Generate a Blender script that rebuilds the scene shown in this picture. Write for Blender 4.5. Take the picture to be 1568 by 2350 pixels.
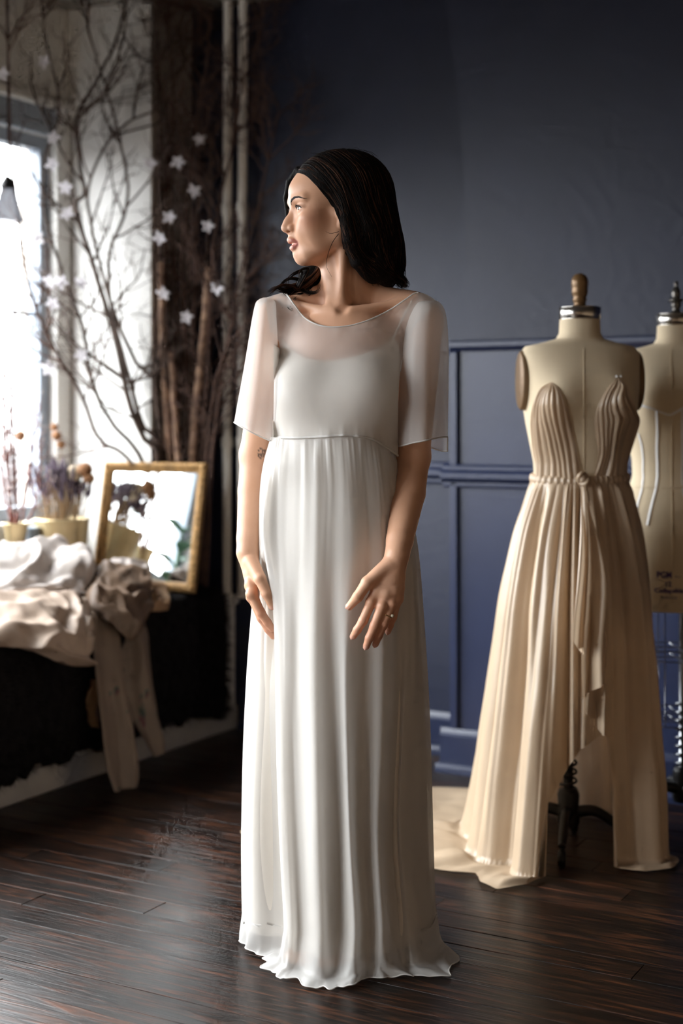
import bpy, bmesh, math, random
import numpy as np
from mathutils import Vector, Matrix

for _o in list(bpy.data.objects):
    bpy.data.objects.remove(_o, do_unlink=True)
scene = bpy.context.scene
COL = scene.collection
random.seed(7)
rng = np.random.default_rng(7)

# ------------------------------------------------------------------ camera
F_PX = 50.0 / 36.0 * 2350.0          # focal length in pixels of the 1568x2350 frame
CAM_H = 1.13
HORIZON = 965.0
cam_data = bpy.data.cameras.new('camera')
cam_data.sensor_fit = 'VERTICAL'
cam_data.sensor_height = 36.0
cam_data.sensor_width = 24.0
cam_data.lens = 50.0
cam_data.shift_y = -(1175.0 - HORIZON) / 2350.0
cam_data.clip_start = 0.05
cam_data.clip_end = 200
cam_data.dof.use_dof = True
cam_data.dof.focus_distance = 2.93
cam_data.dof.aperture_fstop = 1.9
cam = bpy.data.objects.new('camera', cam_data)
COL.objects.link(cam)
cam.location = (0, 0, CAM_H)
cam.rotation_euler = (math.radians(90), 0, 0)
scene.camera = cam

# ------------------------------------------------------------------ exposure
scene.view_settings.view_transform = 'Standard'
scene.view_settings.look = 'None'
scene.view_settings.gamma = 1.0
scene.view_settings.use_curve_mapping = False
scene.view_settings.exposure = 0.12
scene.cycles.use_denoising = True
scene.cycles.max_bounces = 6
scene.cycles.diffuse_bounces = 3
scene.cycles.glossy_bounces = 3
scene.cycles.transparent_max_bounces = 14
scene.cycles.use_adaptive_sampling = True
scene.cycles.adaptive_threshold = 0.075
scene.cycles.adaptive_min_samples = 12
scene.cycles.sample_clamp_indirect = 6.0

# ------------------------------------------------------------------ room frame
# U runs along the window wall (away from the camera), V along the back wall (to the right)
UD = np.array([0.4880, 0.8728]); VD = np.array([0.8728, -0.4880])
RC = np.array([-0.563, 5.347])       # inner corner of window wall and recessed back wall
ROOM_ANG = math.atan2(VD[1], VD[0])
CEIL = 2.66
def R(a, b, z=0.0):
    p = RC + a * VD + b * UD
    return (float(p[0]), float(p[1]), float(z))
def at(px, py, d):
    """photograph pixel at a real distance in front of the camera -> place in the room"""
    return np.array([(px - 784.0) / F_PX * d, d, CAM_H - (py - HORIZON) / F_PX * d])

# ------------------------------------------------------------------ sky (overcast daylight, the only light)
SKY = 34.0
world = bpy.data.worlds.new('overcast_sky'); scene.world = world
world.use_nodes = True
_nt = world.node_tree; _nt.nodes.clear()
_out = _nt.nodes.new('ShaderNodeOutputWorld'); _bg = _nt.nodes.new('ShaderNodeBackground')
_tc = _nt.nodes.new('ShaderNodeTexCoord'); _sep = _nt.nodes.new('ShaderNodeSeparateXYZ')
_rmp = _nt.nodes.new('ShaderNodeValToRGB'); _map = _nt.nodes.new('ShaderNodeMapRange')
_map.inputs['From Min'].default_value = -1; _map.inputs['From Max'].default_value = 1
_cr = _rmp.color_ramp
_cr.elements[0].position = 0.0; _cr.elements[0].color = (0.03, 0.03, 0.03, 1)
_cr.elements[1].position = 1.0; _cr.elements[1].color = (0.93, 0.97, 1.0, 1)
_e = _cr.elements.new(0.48); _e.color = (0.04, 0.04, 0.042, 1)
_e = _cr.elements.new(0.52); _e.color = (0.30, 0.31, 0.32, 1)
_e = _cr.elements.new(0.70); _e.color = (0.69, 0.72, 0.74, 1)
_nt.links.new(_tc.outputs['Generated'], _sep.inputs[0]); _nt.links.new(_sep.outputs['Z'], _map.inputs['Value'])
_nt.links.new(_map.outputs[0], _rmp.inputs[0]); _nt.links.new(_rmp.outputs[0], _bg.inputs[0])
_bg.inputs[1].default_value = SKY
_nt.links.new(_bg.outputs[0], _out.inputs[0])

# windows of the window wall: (b far, b near); the far one is in view, the others light the room, the nearest being unseen and added as front fill
WIN_A = -0.38                        # window plane
WIN_Z = (0.77, 2.17)
WINDOWS = [(-0.34, -1.45, .77, 2.17), (-1.62, -2.78, .77, 2.17), (-2.95, -4.25, .85, 2.52), (-4.42, -5.6, .85, 2.52), (-5.8, -7.1, .95, 2.52)]
WIN_END = -7.8
for _b0, _b1, _z0, _z1 in WINDOWS:   # portals only guide the sampling of the sky through the openings
    _l = bpy.data.lights.new('window_portal', 'AREA'); _l.shape = 'RECTANGLE'
    _l.size = abs(_b1 - _b0); _l.size_y = _z1 - _z0
    _l.cycles.is_portal = True
    _lo = bpy.data.objects.new('window_portal', _l); COL.objects.link(_lo)
    _lo.location = R(WIN_A - 0.10, (_b0 + _b1) / 2, (_z0 + _z1) / 2)
    _lo.rotation_euler = Vector((VD[0], VD[1], 0)).to_track_quat('-Z', 'Y').to_euler()

# ------------------------------------------------------------------ helpers
def tag(o, label=None, cat=None, group=None, kind=None):
    if label: o['label'] = label
    if cat: o['category'] = cat
    if group: o['group'] = group
    if kind: o['kind'] = kind
    return o
def empty(name, loc, label=None, cat=None, group=None, kind=None):
    o = bpy.data.objects.new(name, None); COL.objects.link(o)
    o.location = tuple(float(c) for c in loc); o.empty_display_size = 0.05
    return tag(o, label, cat, group, kind)
def put(name, me, mat=None, parent=None, loc=(0, 0, 0)):
    o = bpy.data.objects.new(name, me); COL.objects.link(o)
    if mat is not None: me.materials.append(mat)
    if parent is not None:
        o.parent = parent
        w = world_loc(parent)
        o.location = tuple(float(loc[i]) - w[i] for i in range(3))
    else:
        o.location = tuple(float(c) for c in loc)
    return o
def world_loc(o):
    p = [0.0, 0.0, 0.0]
    while o is not None:
        p = [p[i] + o.location[i] for i in range(3)]; o = o.parent
    return p
def mesh(name, V, Fq, mat=None, parent=None, smooth=True, kind=None, loc=None, mats=None, midx=None):
    """one mesh object; V in world coordinates; loc (optional) becomes its origin"""
    V = np.asarray(V, dtype=np.float64).reshape(-1, 3)
    if loc is None:
        loc = world_loc(parent) if parent is not None else V.mean(0)
    loc = np.asarray(loc, dtype=np.float64)
    me = bpy.data.meshes.new(name)
    VL = V - loc
    if isinstance(Fq, np.ndarray):
        n, k = Fq.shape
        me.vertices.add(len(VL)); me.vertices.foreach_set('co', VL.astype(np.float32).ravel())
        me.loops.add(n * k); me.loops.foreach_set('vertex_index', Fq.astype(np.int32).ravel())
        me.polygons.add(n); me.polygons.foreach_set('loop_start', np.arange(0, n * k, k, dtype=np.int32))
        me.update(calc_edges=True); me.validate()
    else:
        me.from_pydata([tuple(v) for v in VL], [], [tuple(int(i) for i in f) for f in Fq]); me.update()
    if smooth:
        me.polygons.foreach_set('use_smooth', np.ones(len(me.polygons), dtype=bool))
    o = bpy.data.objects.new(name, me); COL.objects.link(o)
    if mats:
        for m in mats: me.materials.append(m)
        if midx is not None: me.polygons.foreach_set('material_index', np.asarray(midx, dtype=np.int32))
    elif mat is not None:
        me.materials.append(mat)
    if parent is not None:
        o.parent = parent
        w = world_loc(parent); o.location = tuple(loc[i] - w[i] for i in range(3))
    else:
        o.location = tuple(loc)
    if kind: o['kind'] = kind
    return o
class MB:
    """collects shapes into one mesh"""
    def __init__(s): s.v = []; s.f = []; s.n = 0
    def add(s, V, Fc):
        V = np.asarray(V, dtype=np.float64).reshape(-1, 3)
        s.v.append(V); s.f += [tuple(int(i) + s.n for i in f) for f in Fc]; s.n += len(V); return s
    def box(s, lo, hi, ang=0.0, org=(0, 0, 0), bev=0.0):
        V, Fc = box_vf(lo, hi, bev)
        V = np.array(V); c, n = math.cos(ang), math.sin(ang)
        V = np.stack([V[:, 0] * c - V[:, 1] * n + org[0], V[:, 0] * n + V[:, 1] * c + org[1], V[:, 2] + org[2]], 1)
        return s.add(V, Fc)
    def rbox(s, a0, a1, b0, b1, z0, z1, bev=0.0):
        """box in room coordinates"""
        V, Fc = box_vf((min(a0, a1), min(b0, b1), z0), (max(a0, a1), max(b0, b1), z1), bev)
        V = np.array(V)
        W = RC[None, :] + V[:, :1] * VD[None] + V[:, 1:2] * UD[None]
        return s.add(np.concatenate([W, V[:, 2:]], 1), Fc)
    def tube(s, P, r, n=8, cap=True, flat=1.0, ref=None):
        V, Fc = tube_vf(P, r, n, cap, flat, ref); return s.add(V, Fc)
    def ball(s, c, r, nu=16, nv=10):
        V, Fc = ball_vf(c, r, nu, nv); return s.add(V, Fc)
    def lathe(s, c, prof, n=32):
        V, Fc = lathe_vf(c, prof, n); return s.add(V, Fc)
    def grid(s, G, cu=False, cv=False):
        G = np.asarray(G); nu, nv = G.shape[:2]
        return s.add(G.reshape(-1, 3), grid_f(nu, nv, cu, cv))
    def build(s, name, mat=None, parent=None, smooth=True, loc=None, kind=None):
        return mesh(name, np.concatenate(s.v), s.f, mat, parent, smooth, kind, loc)
def grid_f(nu, nv, cu=False, cv=False):
    i = np.arange(nu if cu else nu - 1)[:, None]; j = np.arange(nv if cv else nv - 1)[None, :]
    i2 = (i + 1) % nu; j2 = (j + 1) % nv
    q = np.stack([i * nv + j, i2 * nv + j, i2 * nv + j2, i * nv + j2], -1)
    return q.reshape(-1, 4)
def box_vf(lo, hi, bev=0.0):
    lo = np.array(lo, float); hi = np.array(hi, float)
    if bev <= 0:
        V = [(x, y, z) for x in (lo[0], hi[0]) for y in (lo[1], hi[1]) for z in (lo[2], hi[2])]
        return V, [(0, 1, 3, 2), (4, 6, 7, 5), (0, 4, 5, 1), (2, 3, 7, 6), (0, 2, 6, 4), (1, 5, 7, 3)]
    bm = bmesh.new(); bmesh.ops.create_cube(bm, size=1.0)
    for v in bm.verts:
        v.co = Vector([(lo[i] + hi[i]) / 2 + v.co[i] * (hi[i] - lo[i]) for i in range(3)])
    bmesh.ops.bevel(bm, geom=list(bm.edges), offset=bev, segments=2, affect='EDGES', profile=0.5)
    bm.verts.index_update()
    V = [tuple(v.co) for v in bm.verts]; Fc = [tuple(v.index for v in f.verts) for f in bm.faces]
    bm.free(); return V, Fc
def frames(P, ref=None):
    P = np.asarray(P, float); T = np.gradient(P, axis=0); T /= np.linalg.norm(T, axis=1)[:, None] + 1e-12
    r0 = np.array(ref if ref is not None else (0.31, 0.17, 0.93), float)
    if abs(np.dot(r0 / np.linalg.norm(r0), T[0])) > 0.95: r0 = np.array((1.0, 0.2, 0.1))
    N = []; n = r0 - np.dot(r0, T[0]) * T[0]; n /= np.linalg.norm(n)
    for t in T:
        n = n - np.dot(n, t) * t; n /= np.linalg.norm(n) + 1e-12; N.append(n.copy())
    N = np.array(N); return T, N, np.cross(T, N)
def tube_vf(P, r, n=8, cap=True, flat=1.0, ref=None):
    P = np.asarray(P, float); m = len(P); r = np.broadcast_to(np.asarray(r, float), (m,))
    T, N, B = frames(P, ref); a = np.linspace(0, 2 * math.pi, n, endpoint=False)
    V = P[:, None, :] + r[:, None, None] * (np.cos(a)[None, :, None] * N[:, None, :] + flat * np.sin(a)[None, :, None] * B[:, None, :])
    Fc = [tuple(q) for q in grid_f(m, n, False, True)]
    if cap: Fc += [tuple(range(n - 1, -1, -1)), tuple((m - 1) * n + k for k in range(n))]
    return V.reshape(-1, 3), Fc
def ball_vf(c, r, nu=16, nv=10):
    r = np.broadcast_to(np.asarray(r, float), (3,)); c = np.asarray(c, float)
    th = np.linspace(0, 2 * math.pi, nu, endpoint=False); ph = np.linspace(0.02, math.pi - 0.02, nv)
    G = np.stack([np.cos(th)[:, None] * np.sin(ph)[None], np.sin(th)[:, None] * np.sin(ph)[None], np.broadcast_to(np.cos(ph)[None], (nu, nv))], -1)
    Fc = [tuple(q) for q in grid_f(nu, nv, True, False)]
    Fc += [tuple(k * nv for k in range(nu - 1, -1, -1)), tuple(k * nv + nv - 1 for k in range(nu))]
    return (G * r + c).reshape(-1, 3), Fc
def lathe_vf(c, prof, n=32):
    prof = np.asarray(prof, float); m = len(prof)
    a = np.linspace(0, 2 * math.pi, n, endpoint=False)
    G = np.stack([prof[:, 0][:, None] * np.cos(a), prof[:, 0][:, None] * np.sin(a), np.broadcast_to(prof[:, 1][:, None], (m, n))], -1) + np.asarray(c, float)
    Fc = [tuple(q[::-1]) for q in grid_f(m, n, False, True)]
    if prof[0, 0] > 1e-4: Fc.append(tuple(range(n)))
    if prof[-1, 0] > 1e-4: Fc.append(tuple((m - 1) * n + k for k in range(n - 1, -1, -1)))
    return G.reshape(-1, 3), Fc
def spline(P, n):
    """Catmull-Rom through P, n samples (works on any number of columns)"""
    P = np.asarray(P, float); m = len(P)
    if m == 2:
        t = np.linspace(0, 1, n)[:, None]; return P[0] * (1 - t) + P[1] * t
    Q = np.vstack([2 * P[0] - P[1], P, 2 * P[-1] - P[-2]])
    t = np.linspace(0, m - 1 - 1e-9, n); i = t.astype(int); f = (t - i)[:, None]
    p0, p1, p2, p3 = Q[i], Q[i + 1], Q[i + 2], Q[i + 3]
    return 0.5 * (2 * p1 + (p2 - p0) * f + (2 * p0 - 5 * p1 + 4 * p2 - p3) * f ** 2 + (3 * p1 - p0 - 3 * p2 + p3) * f ** 3)
def smoothstep(a, b, x):
    t = np.clip((np.asarray(x, float) - a) / (b - a), 0, 1); return t * t * (3 - 2 * t)
def noise1(x, seed=0):
    """smooth 1-D value noise, about -1..1"""
    r = np.random.default_rng(1000 + int(seed * 10)); tab = r.uniform(-1, 1, 512)
    x = np.asarray(x, float); i = np.floor(x).astype(int); f = x - i; f = f * f * (3 - 2 * f)
    return tab[i % 512] * (1 - f) + tab[(i + 1) % 512] * f
def noise2(x, y, seed=0):
    r = np.random.default_rng(5000 + int(seed)); tab = r.uniform(-1, 1, (128, 128))
    x = np.asarray(x, float); y = np.asarray(y, float)
    i = np.floor(x).astype(int); j = np.floor(y).astype(int); f = x - i; g = y - j
    f = f * f * (3 - 2 * f); g = g * g * (3 - 2 * g); i0 = i % 128; i1 = (i + 1) % 128; j0 = j % 128; j1 = (j + 1) % 128
    return (tab[i0, j0] * (1 - f) + tab[i1, j0] * f) * (1 - g) + (tab[i0, j1] * (1 - f) + tab[i1, j1] * f) * g

# ------------------------------------------------------------------ materials
def lin(c):
    c = [x / 255.0 for x in c]
    return tuple(((x + 0.055) / 1.055) ** 2.4 if x > 0.04045 else x / 12.92 for x in c) + (1.0,)
def new_mat(name):
    m = bpy.data.materials.new(name); m.use_nodes = True
    nt = m.node_tree; nt.nodes.clear()
    out = nt.nodes.new('ShaderNodeOutputMaterial')
    return m, nt, out
def pbr(name, rgb, rough=0.6, metal=0.0, spec=0.5, var=0.12, scale=8.0, bump=0.0, bscale=60.0, stretch=(1, 1, 1), sheen=0.0, rgb2=None, coat=0.0, sss=0.0, thresh=(0.35, 0.65)):
    """principled surface whose colour wanders a little with noise"""
    m, nt, out = new_mat(name); N = nt.nodes; L = nt.links
    b = N.new('ShaderNodeBsdfPrincipled'); L.new(b.outputs[0], out.inputs[0])
    b.inputs['Roughness'].default_value = rough; b.inputs['Metallic'].default_value = metal
    b.inputs['Specular IOR Level'].default_value = spec
    b.inputs['Sheen Weight'].default_value = sheen; b.inputs['Coat Weight'].default_value = coat
    if sss > 0:
        b.inputs['Subsurface Weight'].default_value = sss; b.inputs['Subsurface Scale'].default_value = 0.01
        b.inputs['Subsurface Radius'].default_value = (1.0, 0.35, 0.2)
    tc = N.new('ShaderNodeTexCoord'); mp = N.new('ShaderNodeMapping'); mp.inputs['Scale'].default_value = stretch
    L.new(tc.outputs['Object'], mp.inputs[0])
    nz = N.new('ShaderNodeTexNoise'); nz.inputs['Scale'].default_value = scale; nz.inputs['Detail'].default_value = 5
    L.new(mp.outputs[0], nz.inputs['Vector'])
    rp = N.new('ShaderNodeValToRGB'); c = np.array(lin(rgb))
    c2 = np.array(lin(rgb2)) if rgb2 is not None else None
    lo = c * (1 - var) if c2 is None else c; hi = c * (1 + var) if c2 is None else c2
    rp.color_ramp.elements[0].position = thresh[0]; rp.color_ramp.elements[1].position = thresh[1]
    rp.color_ramp.elements[0].color = tuple(np.clip(lo, 0, 1)[:3]) + (1,); rp.color_ramp.elements[1].color = tuple(np.clip(hi, 0, 1)[:3]) + (1,)
    L.new(nz.outputs[0], rp.inputs[0]); L.new(rp.outputs[0], b.inputs['Base Color'])
    if bump > 0:
        n2 = N.new('ShaderNodeTexNoise'); n2.inputs['Scale'].default_value = bscale; n2.inputs['Detail'].default_value = 6
        L.new(mp.outputs[0], n2.inputs['Vector'])
        bp = N.new('ShaderNodeBump'); bp.inputs['Strength'].default_value = bump; bp.inputs['Distance'].default_value = 0.01
        L.new(n2.outputs[0], bp.inputs['Height']); L.new(bp.outputs[0], b.inputs['Normal'])
    return m
def cloth(name, rgb, alpha=1.0, trans=0.35, weave=900.0, wbump=0.12, var=0.05, scale=6.0, rgb2=None, gloss=0.04, rough=0.5):
    """woven cloth: reflects, lets light through; alpha < 1 is an open sheer weave"""
    m, nt, out = new_mat(name); N = nt.nodes; L = nt.links
    tc = N.new('ShaderNodeTexCoord')
    nz = N.new('ShaderNodeTexNoise'); nz.inputs['Scale'].default_value = scale; nz.inputs['Detail'].default_value = 4
    L.new(tc.outputs['Object'], nz.inputs['Vector'])
    rp = N.new('ShaderNodeValToRGB'); c = np.array(lin(rgb)); c2 = np.array(lin(rgb2)) if rgb2 is not None else None
    lo = c * (1 - var) if c2 is None else c; hi = c * (1 + var) if c2 is None else c2
    rp.color_ramp.elements[0].position = 0.35; rp.color_ramp.elements[1].position = 0.65
    rp.color_ramp.elements[0].color = tuple(np.clip(lo, 0, 1)[:3]) + (1,); rp.color_ramp.elements[1].color = tuple(np.clip(hi, 0, 1)[:3]) + (1,)
    L.new(nz.outputs[0], rp.inputs[0])
    df = N.new('ShaderNodeBsdfDiffuse'); tr = N.new('ShaderNodeBsdfTranslucent'); mx = N.new('ShaderNodeMixShader')
    L.new(rp.outputs[0], df.inputs[0]); L.new(rp.outputs[0], tr.inputs[0]); mx.inputs[0].default_value = trans
    L.new(df.outputs[0], mx.inputs[1]); L.new(tr.outputs[0], mx.inputs[2])
    gl = N.new('ShaderNodeBsdfGlossy'); gl.inputs['Roughness'].default_value = rough; mg = N.new('ShaderNodeMixShader'); mg.inputs[0].default_value = gloss
    L.new(mx.outputs[0], mg.inputs[1]); L.new(gl.outputs[0], mg.inputs[2])
    n2 = N.new('ShaderNodeTexNoise'); n2.inputs['Scale'].default_value = weave; n2.inputs['Detail'].default_value = 2
    L.new(tc.outputs['Object'], n2.inputs['Vector'])
    bp = N.new('ShaderNodeBump'); bp.inputs['Strength'].default_value = wbump; bp.inputs['Distance'].default_value = 0.001
    L.new(n2.outputs[0], bp.inputs['Height'])
    for s in (df, tr, gl): L.new(bp.outputs[0], s.inputs['Normal'])
    if alpha < 1:
        tp = N.new('ShaderNodeBsdfTransparent'); ma = N.new('ShaderNodeMixShader'); ma.inputs[0].default_value = alpha
        L.new(tp.outputs[0], ma.inputs[1]); L.new(mg.outputs[0], ma.inputs[2]); L.new(ma.outputs[0], out.inputs[0])
    else:
        L.new(mg.outputs[0], out.inputs[0])
    return m
# ================================================================== the room
M_blue = pbr('navy_wall_paint', (28, 34, 56), rough=0.45, var=0.10, scale=3.0, bump=0.12, bscale=34.0)
M_bluetrim = pbr('navy_trim_paint', (35, 43, 71), rough=0.32, var=0.06, scale=5.0, bump=0.05, bscale=80.0)
M_white = pbr('white_wall_paint', (222, 220, 215), rough=0.6, var=0.05, scale=3.0, bump=0.08, bscale=60.0)
M_ceil = pbr('ceiling_paint', (140, 134, 126), rough=0.8, var=0.06, scale=2.0)
M_pier = pbr('shaded_white_paint', (196, 186, 176), rough=0.7, var=0.10, scale=4.0, bump=0.1, bscale=50)  # white wall of the pier, its shade put into a duller colour
M_frame = pbr('window_frame_paint', (150, 160, 172), rough=0.45, var=0.06, scale=6.0)
M_farwall = pbr('far_wall_paint', (196, 168, 138), rough=0.8, var=0.08, scale=1.5)

def wood_mat():
    m, nt, out = new_mat('dark_stained_floorboard'); N = nt.nodes; L = nt.links
    b = N.new('ShaderNodeBsdfPrincipled'); L.new(b.outputs[0], out.inputs[0])
    tc = N.new('ShaderNodeTexCoord'); oi = N.new('ShaderNodeObjectInfo')
    ad = N.new('ShaderNodeVectorMath'); ad.operation = 'ADD'
    cb = N.new('ShaderNodeCombineXYZ'); ml = N.new('ShaderNodeMath'); ml.operation = 'MULTIPLY'; ml.inputs[1].default_value = 37.0
    L.new(oi.outputs['Random'], ml.inputs[0]); L.new(ml.outputs[0], cb.inputs[0]); L.new(ml.outputs[0], cb.inputs[1])
    L.new(tc.outputs['Object'], ad.inputs[0]); L.new(cb.outputs[0], ad.inputs[1])
    mp = N.new('ShaderNodeMapping'); mp.inputs['Scale'].default_value = (1.6, 22.0, 1.0); L.new(ad.outputs[0], mp.inputs[0])
    nz = N.new('ShaderNodeTexNoise'); nz.inputs['Scale'].default_value = 3.0; nz.inputs['Detail'].default_value = 7; nz.inputs['Distortion'].default_value = 1.4
    L.new(mp.outputs[0], nz.inputs['Vector'])
    rp = N.new('ShaderNodeValToRGB'); e = rp.color_ramp.elements
    e[0].position = 0.36; e[0].color = lin((18, 14, 12)); e[1].position = 0.72; e[1].color = lin((84, 49, 30))
    k = e.new(0.52); k.color = lin((34, 23, 18))
    L.new(nz.outputs[0], rp.inputs[0])
    hs = N.new('ShaderNodeHueSaturation'); mr = N.new('ShaderNodeMapRange'); mr.inputs['To Min'].default_value = 0.65; mr.inputs['To Max'].default_value = 1.25
    L.new(oi.outputs['Random'], mr.inputs['Value']); L.new(mr.outputs[0], hs.inputs['Value']); L.new(rp.outputs[0], hs.inputs['Color'])
    L.new(hs.outputs[0], b.inputs['Base Color'])
    n3 = N.new('ShaderNodeTexNoise'); n3.inputs['Scale'].default_value = 5.0; n3.inputs['Detail'].default_value = 5; L.new(ad.outputs[0], n3.inputs['Vector'])
    m3 = N.new('ShaderNodeMapRange'); m3.inputs['To Min'].default_value = 0.20; m3.inputs['To Max'].default_value = 0.48; L.new(n3.outputs[0], m3.inputs['Value'])
    L.new(m3.outputs[0], b.inputs['Roughness']); b.inputs['Specular IOR Level'].default_value = 0.17
    bp = N.new('ShaderNodeBump'); bp.inputs['Strength'].default_value = 0.25; bp.inputs['Distance'].default_value = 0.004
    L.new(nz.outputs[0], bp.inputs['Height']); L.new(bp.outputs[0], b.inputs['Normal'])
    return m
M_wood = wood_mat()
M_joint = pbr('dark_floor_joint', (16, 13, 12), rough=0.9)

A1, B1 = 5.6, -8.2                    # far right wall, wall behind the camera
# floor slab with the single boards on it
floor = MB().rbox(-0.6, A1, 0.3, B1, -0.10, -0.022).build('floor', M_joint, smooth=False, loc=R(2, -3, -0.05))
tag(floor, kind='structure')
PL, PW, PG = 1.62, 0.0885, 0.0008
_pm = bpy.data.meshes.new('floorboard')
_V, _F = box_vf((0, -PW / 2 + PG / 2, -0.021), (PL - 0.0015, PW / 2 - PG / 2, 0.0), 0.0013)
_pm.from_pydata(_V, [], _F); _pm.update(); _pm.materials.append(M_wood)
_fw = world_loc(floor)
for i in range(int(-B1 / PW)):
    b = 0.0 - (i + 0.5) * PW
    off = random.uniform(0, PL)
    a = 0.22 - off
    while a < A1:
        if a + PL > 0.22 and not (i > 47 and a > 4.0) and not (i > 58):
            p = R(a, b, 0.0)
            o = bpy.data.objects.new('floorboard', _pm); COL.objects.link(o); o.parent = floor
            o.location = (p[0] - _fw[0], p[1] - _fw[1], -_fw[2] + random.uniform(-0.0006, 0.0006)); o.rotation_euler = (random.uniform(-.004, .004), 0, ROOM_ANG)
        a += PL
# remaining boards far behind the camera
rest = MB()
for i in range(59, int(-B1 / PW)):
    b = -(i + 0.5) * PW; rest.rbox(0.22, A1, b - PW / 2 + PG, b + PW / 2 - PG, -0.021, 0.0)
for i in range(48, 59):
    b = -(i + 0.5) * PW; rest.rbox(4.0 + PL, A1, b - PW / 2 + PG, b + PW / 2 - PG, -0.021, -0.001)
rest.build('floorboards', M_wood, floor, smooth=False, kind='stuff')

ceiling = MB().rbox(-0.7, A1 + .1, 0.4, B1 - .1, CEIL, CEIL + 0.1).build('ceiling', M_ceil, smooth=False); tag(ceiling, kind='structure')

# back wall: recessed part, then the part that stands forward (its edge sweeps left towards the ceiling)
STEP_B, STEP_A = -0.213, 1.176
wall_back = MB().rbox(-0.6, 1.6, 0.0, 0.15, 0, CEIL).build('wall_back', M_blue, smooth=False); tag(wall_back, kind='structure')
def extrude_ab(poly_az, b0, b1, name, mat):
    """polygon in (a, z) extruded from b0 to b1"""
    n = len(poly_az); V = [R(a, b0, z) for a, z in poly_az] + [R(a, b1, z) for a, z in poly_az]
    Fc = [tuple(range(n)), tuple(range(2 * n - 1, n - 1, -1))] + [(i, i + n, (i + 1) % n + n, (i + 1) % n) for i in range(n)]
    return mesh(name, V, Fc, mat, smooth=False)
edge = [(STEP_A + 0.038, 1.36), (STEP_A + 0.038, 1.70), (STEP_A + 0.034, 1.90), (STEP_A + 0.022, 2.08), (STEP_A + 0.004, 2.24), (STEP_A - 0.022, 2.42), (STEP_A - 0.06, 2.58), (STEP_A - 0.08, CEIL)]
o = extrude_ab([(A1, 0), (A1, CEIL)] + edge[::-1] + [(STEP_A + 0.038, 0)], STEP_B + 0.012, 0.02, 'wall_chimney', M_blue); tag(o, kind='structure')
o = MB().rbox(STEP_A, A1, STEP_B, STEP_B + 0.14, 0, 1.372).build('wall_wainscot', M_bluetrim, smooth=False); tag(o, kind='structure')

_tn = [0]
def trim(prof, a0, a1, b, mat=None, name=None):
    """moulding: profile (out, z) run along the back wall from a0 to a1"""
    n = len(prof); V = [R(a0, b - q, z) for q, z in prof] + [R(a1, b - q, z) for q, z in prof]
    Fc = [tuple(range(n)), tuple(range(2 * n - 1, n - 1, -1))] + [(i, (i + 1) % n, (i + 1) % n + n, i + n) for i in range(n)]
    _tn[0] += 1
    o = mesh(name or 'trim_%d' % _tn[0], V, Fc, mat or M_bluetrim, smooth=False); return tag(o, kind='structure')
RAIL = [(-.005, .915), (.012, .915), (.016, .921), (.016, .932), (.034, .940), (.040, .946), (.040, .962), (.030, .968), (.022, .972), (.022, .984), (.012, .990), (-.005, .990)]
CAP = [(-.005, 1.352), (.010, 1.352), (.016, 1.358), (.022, 1.366), (.022, 1.380), (.012, 1.386), (-.005, 1.386)]
BASE = [(-.005, 0), (.024, 0), (.024, .118), (.018, .126), (.012, .140), (-.005, .140)]
SHOE = [(.02, 0), (.042, 0), (.040, .016), (.032, .028), (.02, .030)]
trim(RAIL, STEP_A - .028, A1, STEP_B); trim(CAP, STEP_A - .006, A1, STEP_B)
trim(BASE, STEP_A - .036, A1, STEP_B, name='baseboard_back'); trim(SHOE, STEP_A - .046, A1, STEP_B)
trim(RAIL, 0.23, STEP_A - .030, 0.0); trim(CAP, 0.23, STEP_A - .002, 0.0)
trim(BASE, 0.23, STEP_A - .002, 0.0, name='baseboard_recess'); trim(SHOE, 0.23, STEP_A - .002, 0.0)
def stile(a0, a1, b, z0, z1, out):
    _tn[0] += 1
    return tag(MB().rbox(a0, a1, b - out, b + .004, z0, z1, bev=0.004).build('trim_%d' % _tn[0], M_bluetrim, smooth=False), kind='structure')
stile(STEP_A - .004, STEP_A + .022, STEP_B, .14, 1.352, .016)
stile(STEP_A + 1.10, STEP_A + 1.13, STEP_B, .14, 1.352, .016)
stile(.50, .525, 0.0, .14, 1.352, .012)

# window wall: piers, wall below and above the openings
PIER_B = -0.245
o = MB().rbox(WIN_A - .25, 0.0, PIER_B, 0.02, 0, CEIL).build('wall_pier', M_pier, smooth=False); tag(o, kind='structure')
o = MB().rbox(WIN_A - .2, 0.002, PIER_B - .012, PIER_B, 0, CEIL).build('wall_reveal', M_white, smooth=False); tag(o, kind='structure')
ww = MB()
_e0 = PIER_B - .01
for b0, b1, z0, z1 in WINDOWS:
    ww.rbox(WIN_A - .12, WIN_A, _e0, b0, 0, CEIL)
    ww.rbox(WIN_A - .12, WIN_A, b0, b1, 0, z0 - .03); ww.rbox(WIN_A - .12, WIN_A, b0, b1, z1, CEIL)
    _e0 = b1
ww.rbox(WIN_A - .12, WIN_A, _e0, WIN_END, 0, CEIL)
tag(ww.build('wall_window', M_white, smooth=False), kind='structure')
tag(MB().rbox(WIN_A - .25, 0.0, WIN_END, B1, 0, CEIL).build('wall_left', M_white, smooth=False), kind='structure')
tag(MB().rbox(A1, A1 + .15, 0.3, B1, 0, CEIL).build('wall_right', M_farwall, smooth=False), kind='structure')
tag(MB().rbox(-0.7, A1 + .1, B1, B1 - .15, 0, CEIL).build('wall_rear', M_farwall, smooth=False), kind='structure')

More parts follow.
